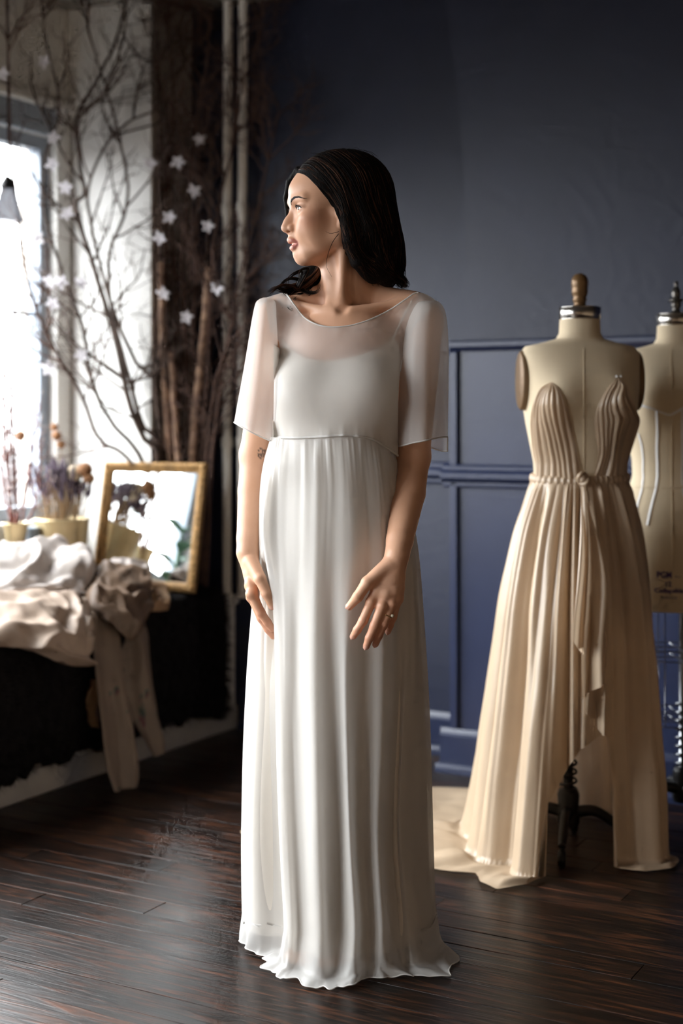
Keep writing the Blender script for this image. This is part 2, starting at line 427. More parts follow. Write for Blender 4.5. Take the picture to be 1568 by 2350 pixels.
def glass_mat():
    m, nt, out = new_mat('window_glass'); N = nt.nodes; L = nt.links
    t = N.new('ShaderNodeBsdfTransparent'); g = N.new('ShaderNodeBsdfGlossy'); g.inputs['Roughness'].default_value = 0.02
    x = N.new('ShaderNodeMixShader'); x.inputs[0].default_value = 0.05
    L.new(t.outputs[0], x.inputs[1]); L.new(g.outputs[0], x.inputs[2]); L.new(x.outputs[0], out.inputs[0]); return m
M_glass = glass_mat()
for k, (b0, b1, z0, z1) in enumerate(WINDOWS):
    w = empty('window_%d' % (k + 1), R(WIN_A, (b0 + b1) / 2, z0), kind='structure')
    f = 0.05
    fr = MB()
    for (q0, q1, y0, y1) in ((b0, b0 - f, z0, z1), (b1 + f, b1, z0, z1), (b0 - f, b1 + f, z0, z0 + f), (b0 - f, b1 + f, z1 - f, z1)):
        fr.rbox(WIN_A - .075, WIN_A - .02, q0, q1, y0, y1, bev=.004)
    fr.build('frame', M_frame, w, smooth=False)
    zm = 1.52
    MB().rbox(WIN_A - .058, WIN_A - .042, b0 - f, b1 + f, zm - .007, zm + .007, bev=.002).build('meeting_rail', M_frame, w, smooth=False)
    for y0, y1 in ((z0 + f, zm - .007), (zm + .007, z1 - f)):
        MB().rbox(WIN_A - .052, WIN_A - .047, b0 - f, b1 + f, y0, y1).build('pane', M_glass, w, smooth=False)
    cs = MB()
    for (q0, q1, y0, y1) in ((b0 + .075, b0, z0, z1 + .10), (b1, b1 - .075, z0, z1 + .10)):
        cs.rbox(WIN_A - .005, WIN_A + .018, q0, q1, y0, y1, bev=.004)
    cs.build('casing', M_white, w, smooth=False)
    MB().rbox(WIN_A - .005, WIN_A + .035, b0 + .09, b1 - .09, z1 + .10, z1 + .135, bev=.006).build('head_cap', M_white, w, smooth=False)
    MB().rbox(WIN_A - .005, WIN_A + .016, b0 + .07, b1 - .07, z1, z1 + .10, bev=.004).build('head_casing', M_frame, w, smooth=False)
    MB().rbox(WIN_A - .09, WIN_A + .05, b0 + .08, b1 - .08, z0 - .03, z0, bev=.006).build('stool', M_white, w, smooth=False)

# window seat (a long white box with a recessed toe board)
BEN_A, BEN_Z = 0.218, 0.487
M_rail = pbr('scuffed_rail_paint', (156, 150, 144), rough=.6, var=.12, scale=6)
seat = empty('window_seat', R(0, -2.5, 0), 'long white window seat running along the window wall', 'bench')
M_bench = pbr('bench_paint', (222, 216, 208), rough=0.55, var=0.06, scale=4)
MB().rbox(WIN_A, BEN_A - .02, PIER_B - .013, -5.6, .0, BEN_Z - .03).build('box', M_bench, seat, smooth=False)
MB().rbox(0.002, BEN_A - .02, -.006, PIER_B - .012, .0, BEN_Z - .03).build('box_end', M_bench, seat, smooth=False)
MB().rbox(WIN_A, BEN_A, PIER_B - .013, -5.6, BEN_Z - .03, BEN_Z, bev=.005).build('seat_top', M_bench, seat, smooth=False)
MB().rbox(0.002, BEN_A, -.006, PIER_B - .012, BEN_Z - .03, BEN_Z, bev=.005).build('seat_top_end', M_bench, seat, smooth=False)
MB().rbox(BEN_A - .02, BEN_A - .004, -.01, -5.6, .0, .085, bev=.004).build('base_rail', M_rail, seat, smooth=False)
for q in (-.07, -.90, -1.75, -2.6, -3.45, -4.3, -5.15):
    MB().rbox(BEN_A - .02, BEN_A - .006, q + .045, q - .045, .085, BEN_Z - .03, bev=.003).build('stile', M_bench, seat, smooth=False)

# two pipes rising from the seat to the ceiling
M_pipe = pbr('pipe_paint', (226, 219, 208), rough=0.5, var=0.08, scale=10)
for k, (px, d) in enumerate(((521, 5.19), (556, 5.17))):
    p = at(px, 1340, d); t = at(px + 4, 20, d)
    e = empty('heating_pipe', (p[0], p[1], BEN_Z), ('left' if k == 0 else 'right') + ' one of two pale vertical pipes in front of the dark wall', 'pipe', 'pale vertical pipes')
    MB().tube([(p[0], p[1], BEN_Z + .001), (p[0], p[1], 1.6), (p[0] + .004, p[1], CEIL - .001)], .017, 14).build('pipe', M_pipe, e)
    MB().lathe((p[0], p[1], BEN_Z), [(.026, 0.001), (.026, .006), (.022, .012), (.018, .013)], 20).build('floor_flange', M_pipe, e)
    for z in (1.05, 1.9):
        MB().lathe((p[0], p[1], z), [(.0175, -.02), (.021, -.018), (.021, .018), (.0175, .02)], 14).build('coupling', M_pipe, e)
# ================================================================== the woman: one continuous body
D0 = 3.03                                   # distance of her body axis
PX0 = 778.0
BODY_C = at(PX0, 965, D0)[:2]
YAW = math.radians(10)                      # chest turned a little towards the window
FR = np.array([-math.sin(YAW), -math.cos(YAW), 0.0]); E1 = np.array([math.cos(YAW), -math.sin(YAW), 0.0]); EZ = np.array([0, 0, 1.0])
def bod(r, f, z):
    """body frame: r to her left (picture right), f forward, z up"""
    r = r + .018 * float(smoothstep(1.08, 1.34, z))
    return np.array([BODY_C[0], BODY_C[1], 0]) + r * E1 + f * FR + z * EZ
HA = math.radians(74)                       # head turned to the window
HF = np.array([-math.sin(HA), -math.cos(HA), 0.0]); HS = np.array([math.cos(HA), -math.sin(HA), 0.0])
HEAD_O = at(770, 480, D0)                   # origin of the head frame
def hd(f, s, u):
    """head frame in millimetres: forward, to her left, up"""
    return HEAD_O + (f * HF + s * HS + u * EZ) * 0.001

class SDF:
    def __init__(s, xs, ys, zs):
        s.x, s.y, s.z = [np.asarray(a, np.float32) for a in (xs, ys, zs)]
        s.F = np.full((len(xs), len(ys), len(zs)), 0.3, np.float32)
    def sl(s, lo, hi):
        r = []
        for a, l, h in zip((s.x, s.y, s.z), lo, hi):
            r.append(slice(max(int(np.searchsorted(a, l)) - 1, 0), int(np.searchsorted(a, h)) + 1))
        return tuple(r)
    def op(s, fn, lo, hi, k=0.01, mode='u'):
        q = s.sl(np.asarray(lo) - k - .012, np.asarray(hi) + k + .012)
        X = s.x[q[0]][:, None, None]; Y = s.y[q[1]][None, :, None]; Z = s.z[q[2]][None, None, :]
        if min(X.size, Y.size, Z.size) == 0: return
        d = fn(X, Y, Z).astype(np.float32); A = s.F[q]
        if mode == 'u':
            h = np.clip(.5 + .5 * (A - d) / k, 0, 1); s.F[q] = A * (1 - h) + d * h - k * h * (1 - h)
        else:
            h = np.clip(.5 - .5 * (A + d) / k, 0, 1); s.F[q] = A * (1 - h) - d * h + k * h * (1 - h)
    def cone(s, a, b, ra, rb, k=0.01, mode='u'):
        a = np.asarray(a, float); b = np.asarray(b, float); ab = b - a; L2 = float(ab @ ab) + 1e-12
        def fn(X, Y, Z):
            px, py, pz = X - a[0], Y - a[1], Z - a[2]
            t = np.clip((px * ab[0] + py * ab[1] + pz * ab[2]) / L2, 0, 1)
            return np.sqrt((px - t * ab[0]) ** 2 + (py - t * ab[1]) ** 2 + (pz - t * ab[2]) ** 2) - (ra + (rb - ra) * t)
        m = max(ra, rb); s.op(fn, np.minimum(a, b) - m, np.maximum(a, b) + m, k, mode)
    def chain(s, pts, rad, k=0.006, mode='u'):
        """limb through joints: pieces are merged hard with each other first, then blended in"""
        pts = [np.asarray(p, float) for p in pts]
        def fn(X, Y, Z):
            D = None
            for i in range(len(pts) - 1):
                a, b = pts[i], pts[i + 1]; ab = b - a; L2 = float(ab @ ab) + 1e-12
                px, py, pz = X - a[0], Y - a[1], Z - a[2]
                t = np.clip((px * ab[0] + py * ab[1] + pz * ab[2]) / L2, 0, 1)
                d = np.sqrt((px - t * ab[0]) ** 2 + (py - t * ab[1]) ** 2 + (pz - t * ab[2]) ** 2) - (rad[i] + (rad[i + 1] - rad[i]) * t)
                if D is None: D = d
                else:
                    kk = .004; h = np.clip(.5 + .5 * (D - d) / kk, 0, 1); D = D * (1 - h) + d * h - kk * h * (1 - h)
            return D
        P = np.array(pts); m = max(rad); s.op(fn, P.min(0) - m, P.max(0) + m, k, mode)
    def ell(s, c, r, ax=None, k=0.01, mode='u'):
        """ellipsoid; ax = rows of axes (default world)"""
        c = np.asarray(c, float); r = np.asarray(r, float); A = np.eye(3) if ax is None else np.asarray(ax, float)
        def fn(X, Y, Z):
            p = (X - c[0], Y - c[1], Z - c[2])
            q = [p[0] * A[i][0] + p[1] * A[i][1] + p[2] * A[i][2] for i in range(3)]
            k0 = np.sqrt(sum((q[i] / r[i]) ** 2 for i in range(3))); k1 = np.sqrt(sum((q[i] / r[i] ** 2) ** 2 for i in range(3)))
            return k0 * (k0 - 1) / (k1 + 1e-9)
        m = np.sqrt(((A * r[:, None]) ** 2).sum(0)); s.op(fn, c - m, c + m, k, mode)
    def hell(s, c, r, k=6, mode='u', rot=None):
        """ellipsoid in the head frame, millimetres; rot = extra rotation matrix acting on (f, s, u)"""
        A = np.array([HF, HS, EZ])
        if rot is not None: A = np.asarray(rot) @ A
        s.ell(hd(*c), np.asarray(r) * .001, A, k * .001, mode)
    def hcone(s, a, b, ra, rb, k=6, mode='u'):
        s.cone(hd(*a), hd(*b), ra * .001, rb * .001, k * .001, mode)
    def surface(s):
        """naive surface nets"""
        F = s.F; inside = F < 0
        nx, ny, nz = F.shape
        cnt = np.zeros((nx - 1, ny - 1, nz - 1), np.int8)
        for dx in (0, 1):
            for dy in (0, 1):
                for dz in (0, 1):
                    cnt += inside[dx:nx - 1 + dx, dy:ny - 1 + dy, dz:nz - 1 + dz]
        act = (cnt > 0) & (cnt < 8); idx = np.argwhere(act); n = len(idx)
        vid = np.full(act.shape, -1, np.int32); vid[act] = np.arange(n, dtype=np.int32)
        acc = np.zeros((n, 3), np.float64); num = np.zeros(n)
        ax = (s.x.astype(np.float64), s.y.astype(np.float64), s.z.astype(np.float64))
        corners = [(a, b, c) for a in (0, 1) for b in (0, 1) for c in (0, 1)]
        val = {c: F[idx[:, 0] + c[0], idx[:, 1] + c[1], idx[:, 2] + c[2]].astype(np.float64) for c in corners}
        for c0 in corners:
            for d in range(3):
                if c0[d] == 1: continue
                c1 = list(c0); c1[d] = 1; c1 = tuple(c1)
                f0, f1 = val[c0], val[c1]; m = (f0 < 0) != (f1 < 0)
                t = np.where(m, f0 / np.where(m, f0 - f1, 1), 0)
                for e in range(3):
                    lo = ax[e][idx[:, e] + c0[e]]
                    p = lo + (t * (ax[e][np.minimum(idx[:, e] + 1, len(ax[e]) - 1)] - lo) if e == d else 0)
                    acc[:, e] += np.where(m, p, 0)
                num += m
        V = acc / num[:, None]
        quads = []
        for d in range(3):
            o1, o2 = (d + 1) % 3, (d + 2) % 3
            sl0 = [slice(None)] * 3; sl1 = [slice(None)] * 3
            sl0[d] = slice(0, -1); sl1[d] = slice(1, None)
            a = inside[tuple(sl0)]; b = inside[tuple(sl1)]
            e = np.argwhere(a != b)
            e = e[(e[:, o1] > 0) & (e[:, o2] > 0) & (e[:, o1] < F.shape[o1] - 1) & (e[:, o2] < F.shape[o2] - 1)]
            flip = a[e[:, 0], e[:, 1], e[:, 2]]
            def g(i, j):
                q = e.copy(); q[:, o1] -= i; q[:, o2] -= j; return vid[q[:, 0], q[:, 1], q[:, 2]]
            q = np.stack([g(1, 1), g(0, 1), g(0, 0), g(1, 0)], 1)
            quads.append(np.where(flip[:, None], q, q[:, ::-1]))
        return V, np.concatenate(quads)
    def sample(s, P):
        P = np.asarray(P, float); out = []
        ii = [np.clip(np.searchsorted(a, P[:, k]) - 1, 0, len(a) - 2) for k, a in enumerate((s.x, s.y, s.z))]
        tt = [(P[:, k] - a[ii[k]]) / (a[ii[k] + 1] - a[ii[k]]) for k, a in enumerate((s.x, s.y, s.z))]
        r = 0
        for dx in (0, 1):
            for dy in (0, 1):
                for dz in (0, 1):
                    w = (tt[0] if dx else 1 - tt[0]) * (tt[1] if dy else 1 - tt[1]) * (tt[2] if dz else 1 - tt[2])
                    r = r + w * s.F[ii[0] + dx, ii[1] + dy, ii[2] + dz]
        return r
    def snap(s, P, dirn, off=0.0):
        """march points along dirn (into the body) until they reach the skin"""
        P = np.array(P, float); dirn = np.asarray(dirn, float)
        for _ in range(60):
            d = s.sample(P) - off; P = P + dirn * np.clip(d, -.01, .01)[:, None] * .8
        return P

zs = np.concatenate([np.arange(-.012, .10, .003), np.arange(.10, .585, .006), np.arange(.585, .86, .0022), np.arange(.86, 1.32, .004), np.arange(1.32, 1.43, .0025), np.arange(1.43, 1.70, .0016)])
xs = np.arange(BODY_C[0] - .245, BODY_C[0] + .26, .0019); ys = np.arange(D0 - .26, D0 + .18, .0019)
S = SDF(xs, ys, zs)

# ---- torso
TZ = np.array([.70, .76, .82, .90, .97, 1.03, 1.10, 1.18, 1.25, 1.31, 1.355])
TW = np.array([.120, .140, .152, .150, .128, .112, .118, .130, .138, .132, .085])
TF = np.array([.080, .090, .094, .092, .080, .076, .084, .092, .088, .070, .048])
TB = np.array([.085, .110, .118, .105, .080, .078, .085, .095, .098, .092, .066])
def torso(X, Y, Z):
    px, py = X - BODY_C[0], Y - BODY_C[1]
    r = px * E1[0] + py * E1[1] - .018 * smoothstep(1.08, 1.34, Z); f = px * FR[0] + py * FR[1]
    w = np.interp(Z.ravel(), TZ, TW).reshape(Z.shape); df = np.interp(Z.ravel(), TZ, TF).reshape(Z.shape); db = np.interp(Z.ravel(), TZ, TB).reshape(Z.shape)
    dd = np.where(f > 0, df, db)
    k0 = np.sqrt((r / w) ** 2 + (f / dd) ** 2); k1 = np.sqrt((r / w ** 2) ** 2 + (f / dd ** 2) ** 2) + 1e-6
    d = k0 * (k0 - 1) / k1
    dz = np.maximum(Z - 1.355, .74 - Z)
    return np.maximum(d, dz)
S.op(torso, bod(0, 0, .70) - [.2, .16, 0], bod(0, 0, 1.36) + [.2, .16, 0], .02)
for sg in (-1, 1):                                       # bust, shoulders, shoulder blades
    S.ell(bod(sg * .066, .056, 1.18), (.056, .046, .058), [E1, FR, EZ], k=.04)
    S.cone(bod(0, -.035, 1.40), bod(sg * .145, -.018, 1.362), .040, .036, k=.035)
    S.ell(bod(sg * .07, -.07, 1.25), (.055, .035, .08), [E1, FR, EZ], k=.03)
    S.cone(bod(sg * .014, .052, 1.358), bod(sg * .150, .012, 1.385), .0075, .009, k=.014)   # collar bones
S.ell(bod(0, .035, 1.30), (.10, .045, .06), [E1, FR, EZ], k=.03)
S.ell(bod(0, .066, 1.370), (.013, .014, .014), [E1, FR, EZ], k=.012, mode='s')              # notch
# ---- neck
NB = bod(.000, -.020, 1.355); NT = hd(-18, 0, -70)
S.cone(NB, NT, .051, .0465, k=.022)
S.cone(bod(.0, -.045, 1.36), hd(-30, 0, -60), .05, .046, k=.03)
S.cone(hd(-4, 48, -54), bod(-.004, .044, 1.372), .0105, .0065, k=.016)    # tendon from behind the ear to the notch
S.cone(hd(2, -46, -60), bod(-.030, .044, 1.372), .012, .007, k=.012)
S.cone(hd(16, 0, -108), bod(-.010, .036, 1.375), .016, .014, k=.02)     # throat
# ---- legs and feet
for sg, an in ((-1, -.050), (1, .022)):
    S.cone(bod(sg * .072 + .012, -.03, .80), bod(sg * .058 + .01, -.03, .48), .078, .054, k=.02)
    S.cone(bod(sg * .058 + .01, -.035, .48), bod(sg * .045 - .025, -.055, .30), .053, .048, k=.02)
    S.cone(bod(sg * .045 - .025, -.055, .30), bod(an, -.050, .085), .048, .033, k=.02)
    S.cone(bod(an, -.085, .033), bod(an - .012, .045, .026), .031, .025, k=.02)
    for rr, ff, rad in ((-.018, .104, .0120), (-.004, .105, .0092), (.008, .100, .0088), (.018, .093, .0082), (.027, .084, .0078)):
        S.cone(bod(an - .012 + sg * rr * .9, .050, .020), bod(an - .018 + sg * rr, ff, .013), rad * 1.15, rad, k=.006)
BODY_ONLY = None

# ---- head (millimetres in the head frame, traced from the profile)
S.hell((-2, 0, 40), (92, 73, 80), k=20)               # cranium
S.hell((-22, 0, 22), (80, 72, 78), k=20)
S.hell((40, 0, 26), (58, 58, 54), k=18)               # forehead
S.hell((50, 0, -6), (43, 59, 52), k=16)               # mid face
S.hell((48, 0, -42), (45, 52, 50), k=16)              # muzzle / cheeks
S.hell((52, 0, -84), (38, 36, 32), k=16)              # chin mass
for sg in (-1, 1):
    S.hcone((8, sg * 52, -62), (66, sg * 20, -101), 13, 13, k=20)      # jaw
    S.hcone((12, sg * 56, -20), (8, sg * 52, -64), 13, 13, k=18)
    S.hell((64, sg * 44, -29), (24, 17, 17), k=18)                      # cheek bone
    S.hell((66, sg * 27, -52), (26, 20, 26), k=16)
    S.hell((38, sg * 44, -56), (34, 15, 34), k=20)                      # cheek
S.hell((73.5, 0, -104), (14.5, 15, 14), k=12)          # chin
S.hcone((30, 0, -98), (70, 0, -107), 20, 11, k=16)
S.hell((56, 0, 36), (43, 42, 32), k=12)
for sg in (-1, 1):
    S.hcone((92, sg * 12, 12), (79, sg * 42, 14), 9, 8, k=11)           # brow ridge
    S.hell((98, sg * 33, -6), (13, 17, 10), k=9, mode='s')              # eye socket
    S.hell((78, sg * 31, -6.5), (14.2, 15.5, 13.2), k=5)                # lids over the eyeball
# nose
S.hcone((88, 0, 6), (93, 0, -9), 9, 5.6, k=9)
S.hcone((93, 0, -9), (107, 0, -33), 5.4, 6.2, k=7)
S.hcone((104, 0, -29), (110.5, 0, -43), 7, 8.2, k=6)
S.hell((106.5, 0, -45.5), (10, 10, 7.5), k=5)
S.hcone((94, 0, -26), (96.5, 0, -46), 10, 12, k=9)
for sg in (-1, 1):
    S.hell((98.5, sg * 12.2, -45), (8.6, 6.0, 7.0), k=4)
    S.hell((102.8, sg * 7.2, -52.3), (4.8, 2.7, 3.2), k=2.5, mode='s')
S.hcone((89, 0, -52), (90, 0, -66), 10, 11.5, k=8)      # between nose and lip
# lips
S.hcone((84, 0, -62), (80, 0, -94), 14, 12, k=9)
UP = [(91.5, -17, -76), (97, -10, -71.5), (99.4, -4, -68.5), (98.6, 0, -69.5), (99.4, 4, -68.5), (97, 10, -71.5), (91.5, 17, -76)]
LO = [(89.5, -15, -80), (92.6, -8, -85), (93.4, 0, -86.4), (92.6, 8, -85), (89.5, 15, -80)]
S.chain([hd(*p) for p in UP], [.0022, .0042, .0050, .0047, .0050, .0042, .0022], k=.0035)
S.chain([hd(*p) for p in LO], [.0022, .0050, .0056, .0050, .0022], k=.0035)
MO = [(91.0, -19.5, -77.6), (95.5, -9, -77.2), (97.5, 0, -77.6), (95.5, 9, -77.2), (91.0, 19.5, -77.6)]
S.chain([hd(*p) for p in MO], [.0010, .0021, .0027, .0021, .0010], k=.0022, mode='s')
# eye opening
for sg in (-1, 1):
    S.chain([hd(90.5, sg * 19.5, -9.0), hd(95, sg * 26, -7.2), hd(95, sg * 32, -6.6), hd(92, sg * 38, -6.8), hd(86, sg * 44, -7.6)], [.0012, .0034, .0041, .0035, .0012], k=.0020, mode='s')
# ear
def ear(sg):
    f0, u0 = 1, -16
    rot = np.array([[.93, sg * .36, 0], [-sg * .36, .93, 0], [0, 0, 1]])
    S.hell((f0, sg * 69, u0), (17, 6.5, 29), k=5, rot=rot)
    S.hell((f0 + 3, sg * 76, u0 + 4), (10, 5.5, 18), k=4, mode='s', rot=rot)
    S.hell((f0 + 6, sg * 70, u0 - 25), (8, 5, 9), k=4, rot=rot)
    S.hell((f0 + 14, sg * 69.5, u0 - 4), (4, 4.5, 7), k=3, rot=rot)
ear(1); ear(-1)

# ---- arms and hands
# her left arm (picture right): relaxed, the hand resting on the front of the skirt
SHL = bod(.158, -.012, 1.338); ELL = at(949, 1068, 3.00); WRL = at(912, 1272, 2.862)
S.cone(bod(.135, -.02, 1.345), SHL, .05, .044, k=.03)
S.chain([SHL, SHL * .6 + ELL * .4 + [.0, 0, 0], ELL + [0, 0, .02]], [.044, .041, .0345], k=.012)
S.chain([ELL + [0, 0, .015], ELL * .68 + WRL * .32, WRL * .85 + ELL * .15, WRL], [.0340, .0355, .0275, .0250], k=.016)
def hand(wr, kn, fingers, thumb, nrm, pr=(.0235, .021, .0135), wid=None):
    """palm as a fan of tapering rays to the knuckles, fingers as chains, thumb from the side of the palm"""
    for i, k in enumerate(kn):
        w0 = wr + (k - wr) * .02
        S.chain([w0, (w0 + k) * .5 - nrm * .003, k - nrm * .002], [.0185, .0150, .0116], k=.009)
    for a, b in zip(kn[:-1], kn[1:]):
        S.cone(a * .75 + wr * .25, b * .75 + wr * .25, .0125, .0125, k=.006)
    for k, (P, rad) in zip(kn, fingers):
        S.chain([k] + P, rad, k=.0035)
        S.ell(k + nrm * .0045, (.0085,) * 3, k=.007)
    S.chain(thumb[0], thumb[1], k=.007)
HN = np.array([-.05, -.995, .10])
def L_(px, py, d): return at(px, py, d)
KN = [L_(852, 1382, 2.842), L_(877, 1391, 2.838), L_(899, 1387, 2.844), L_(914, 1374, 2.856)]
FG = [([L_(834, 1424, 2.838), L_(820, 1446, 2.842), L_(811, 1460, 2.850)], [.0102, .0092, .0082, .0070]),
      ([L_(860, 1436, 2.832), L_(848, 1464, 2.836), L_(841, 1483, 2.846)], [.0104, .0094, .0083, .0071]),
      ([L_(881, 1432, 2.838), L_(869, 1459, 2.843), L_(862, 1478, 2.852)], [.0100, .0090, .0079, .0068]),
      ([L_(902, 1417, 2.850), L_(895, 1436, 2.854), L_(891, 1449, 2.860)], [.0088, .0079, .0070, .0061])]
TH = ([L_(892, 1295, 2.852), L_(843, 1337, 2.838), L_(821, 1370, 2.838), L_(802, 1392, 2.848)], [.0155, .0122, .0105, .0078])
hand(WRL, KN, FG, TH, HN)
# her right arm (picture left): hanging, the hand slipped between the skirt folds, thumb side forward
SHR = bod(-.158, -.012, 1.338); ELR = at(588, 1062, 3.065); WRR = at(569, 1266, 3.005)
S.cone(bod(-.135, -.02, 1.345), SHR, .05, .044, k=.03)
S.chain([SHR, SHR * .6 + ELR * .4, ELR + [0, 0, .02]], [.044, .040, .0345], k=.012)
S.chain([ELR + [0, 0, .015], ELR * .68 + WRR * .32, WRR * .85 + ELR * .15, WRR], [.0335, .0335, .0265, .0240], k=.016)
KN2 = [L_(578, 1364, 2.962), L_(579, 1371, 2.982), L_(580, 1372, 3.003), L_(582, 1364, 3.022)]
FG2 = [([L_(599, 1406, 2.965), L_(614, 1428, 2.970), L_(626, 1443, 2.975)], [.0102, .0092, .0082, .0070]),
       ([L_(600, 1418, 2.982), L_(616, 1444, 2.985), L_(627, 1460, 2.988)], [.0104, .0094, .0083, .0071]),
       ([L_(600, 1418, 3.000), L_(615, 1442, 3.002), L_(626, 1456, 3.004)], [.0098, .0088, .0078, .0067]),
       ([L_(600, 1404, 3.018), L_(612, 1424, 3.018), L_(622, 1440, 3.018)], [.0086, .0077, .0069, .0060])]
TH2 = ([L_(577, 1290, 2.985), L_(597, 1328, 2.955), L_(612, 1362, 2.950), L_(625, 1392, 2.953)], [.0160, .0125, .0105, .0078])
hand(WRR, KN2, FG2, TH2, np.array([-.95, -.2, .15]))

bV, bQ = S.surface()

def skin_mat():
    m, nt, out = new_mat('skin'); N = nt.nodes; L = nt.links
    b = N.new('ShaderNodeBsdfPrincipled'); L.new(b.outputs[0], out.inputs[0])
    b.inputs['Roughness'].default_value = 0.46; b.inputs['Specular IOR Level'].default_value = 0.42
    b.inputs['Subsurface Weight'].default_value = 0.0; b.inputs['Subsurface Radius'].default_value = (1.0, .35, .18); b.inputs['Subsurface Scale'].default_value = 0.006
    tc = N.new('ShaderNodeTexCoord'); nz = N.new('ShaderNodeTexNoise'); nz.inputs['Scale'].default_value = 14; nz.inputs['Detail'].default_value = 5
    L.new(tc.outputs['Object'], nz.inputs['Vector'])
    rp = N.new('ShaderNodeValToRGB'); e = rp.color_ramp.elements
    e[0].position = .3; e[0].color = lin((220, 168, 135)); e[1].position = .7; e[1].color = lin((232, 182, 151))
    L.new(nz.outputs[0], rp.inputs[0]); col = rp.outputs[0]
    for att, c in (('blush', (196, 112, 88)), ('lip', (198, 120, 112)), ('ink', (52, 44, 44))):
        a = N.new('ShaderNodeAttribute'); a.attribute_name = att
        mx = N.new('ShaderNodeMix'); mx.data_type = 'RGBA'; L.new(a.outputs['Fac'], mx.inputs[0]); L.new(col, mx.inputs[6]); mx.inputs[7].default_value = lin(c); col = mx.outputs[2]
    L.new(col, b.inputs['Base Color'])
    n2 = N.new('ShaderNodeTexNoise'); n2.inputs['Scale'].default_value = 380; n2.inputs['Detail'].default_value = 3; L.new(tc.outputs['Object'], n2.inputs['Vector'])
    bp = N.new('ShaderNodeBump'); bp.inputs['Strength'].default_value = .10; bp.inputs['Distance'].default_value = .001
    L.new(n2.outputs[0], bp.inputs['Height']); L.new(bp.outputs[0], b.inputs['Normal'])
    return m
M_skin = skin_mat()
person = empty('person', (BODY_C[0], BODY_C[1], 0), 'woman with long dark hair in a floor-length white chiffon dress, looking towards the window', 'person')
body = mesh('body', bV, bQ, M_skin, person)
def hfl(P):
    q = (P - HEAD_O) * 1000; return np.stack([q @ HF, q @ HS, q[:, 2]], 1)
_h = hfl(bV)
def _ray(P, pts, rad):
    D = np.full(len(P), 1e3)
    for a, b in zip(pts[:-1], pts[1:]):
        a = np.array(a, float); b = np.array(b, float); ab = b - a; t = np.clip(((P - a) @ ab) / (ab @ ab), 0, 1)
        D = np.minimum(D, np.linalg.norm(P - a - t[:, None] * ab, axis=1))
    return 1 - smoothstep(rad * .8, rad * 1.25, D)
near = np.abs(_h).max(1) < 140
lip = np.zeros(len(bV)); lip[near] = np.maximum(_ray(_h[near], UP, 5.4), _ray(_h[near], LO, 6.2)) * .85
blush = np.zeros(len(bV))
blush[near] = .40 * np.exp(-(((_h[near, 0] - 66) / 26) ** 2 + ((np.abs(_h[near, 1]) - 50) / 26) ** 2 + ((_h[near, 2] + 34) / 22) ** 2))
for P in FG + FG2:
    for q in P[0]:
        blush = np.maximum(blush, .45 * np.exp(-(np.linalg.norm(bV - q, axis=1) / .016) ** 2))
for q in KN + KN2:
    blush = np.maximum(blush, .30 * np.exp(-(np.linalg.norm(bV - q, axis=1) / .016) ** 2))
# small tattoo on the inside of her right upper arm: a curling monogram
ink = np.zeros(len(bV))
_tat = [[(592, 1036), (598, 1030), (604, 1034), (602, 1042), (595, 1044), (591, 1040)], [(598, 1030), (606, 1032), (608, 1040), (604, 1048)], [(593, 1047), (598, 1044), (602, 1049), (597, 1051), (593, 1047)], [(604, 1036), (609, 1034)]]
_sel = (np.abs(bV[:, 0] - at(600, 1040, 3.03)[0]) < .03) & (np.abs(bV[:, 2] - at(600, 1040, 3.03)[2]) < .03) & (bV[:, 1] < 3.075)
_pp = np.stack([bV[_sel, 0] / bV[_sel, 1] * F_PX + 784, HORIZON - (bV[_sel, 2] - CAM_H) / bV[_sel, 1] * F_PX, np.zeros(_sel.sum())], 1)
for st in _tat:
    ink[_sel] = np.maximum(ink[_sel], _ray(_pp, [(x, y, 0) for x, y in st], 1.5) * .8)
for nm, arr in (('lip', lip), ('blush', blush), ('ink', ink)):
    a = body.data.attributes.new(nm, 'FLOAT', 'POINT'); a.data.foreach_set('value', arr.astype(np.float32))

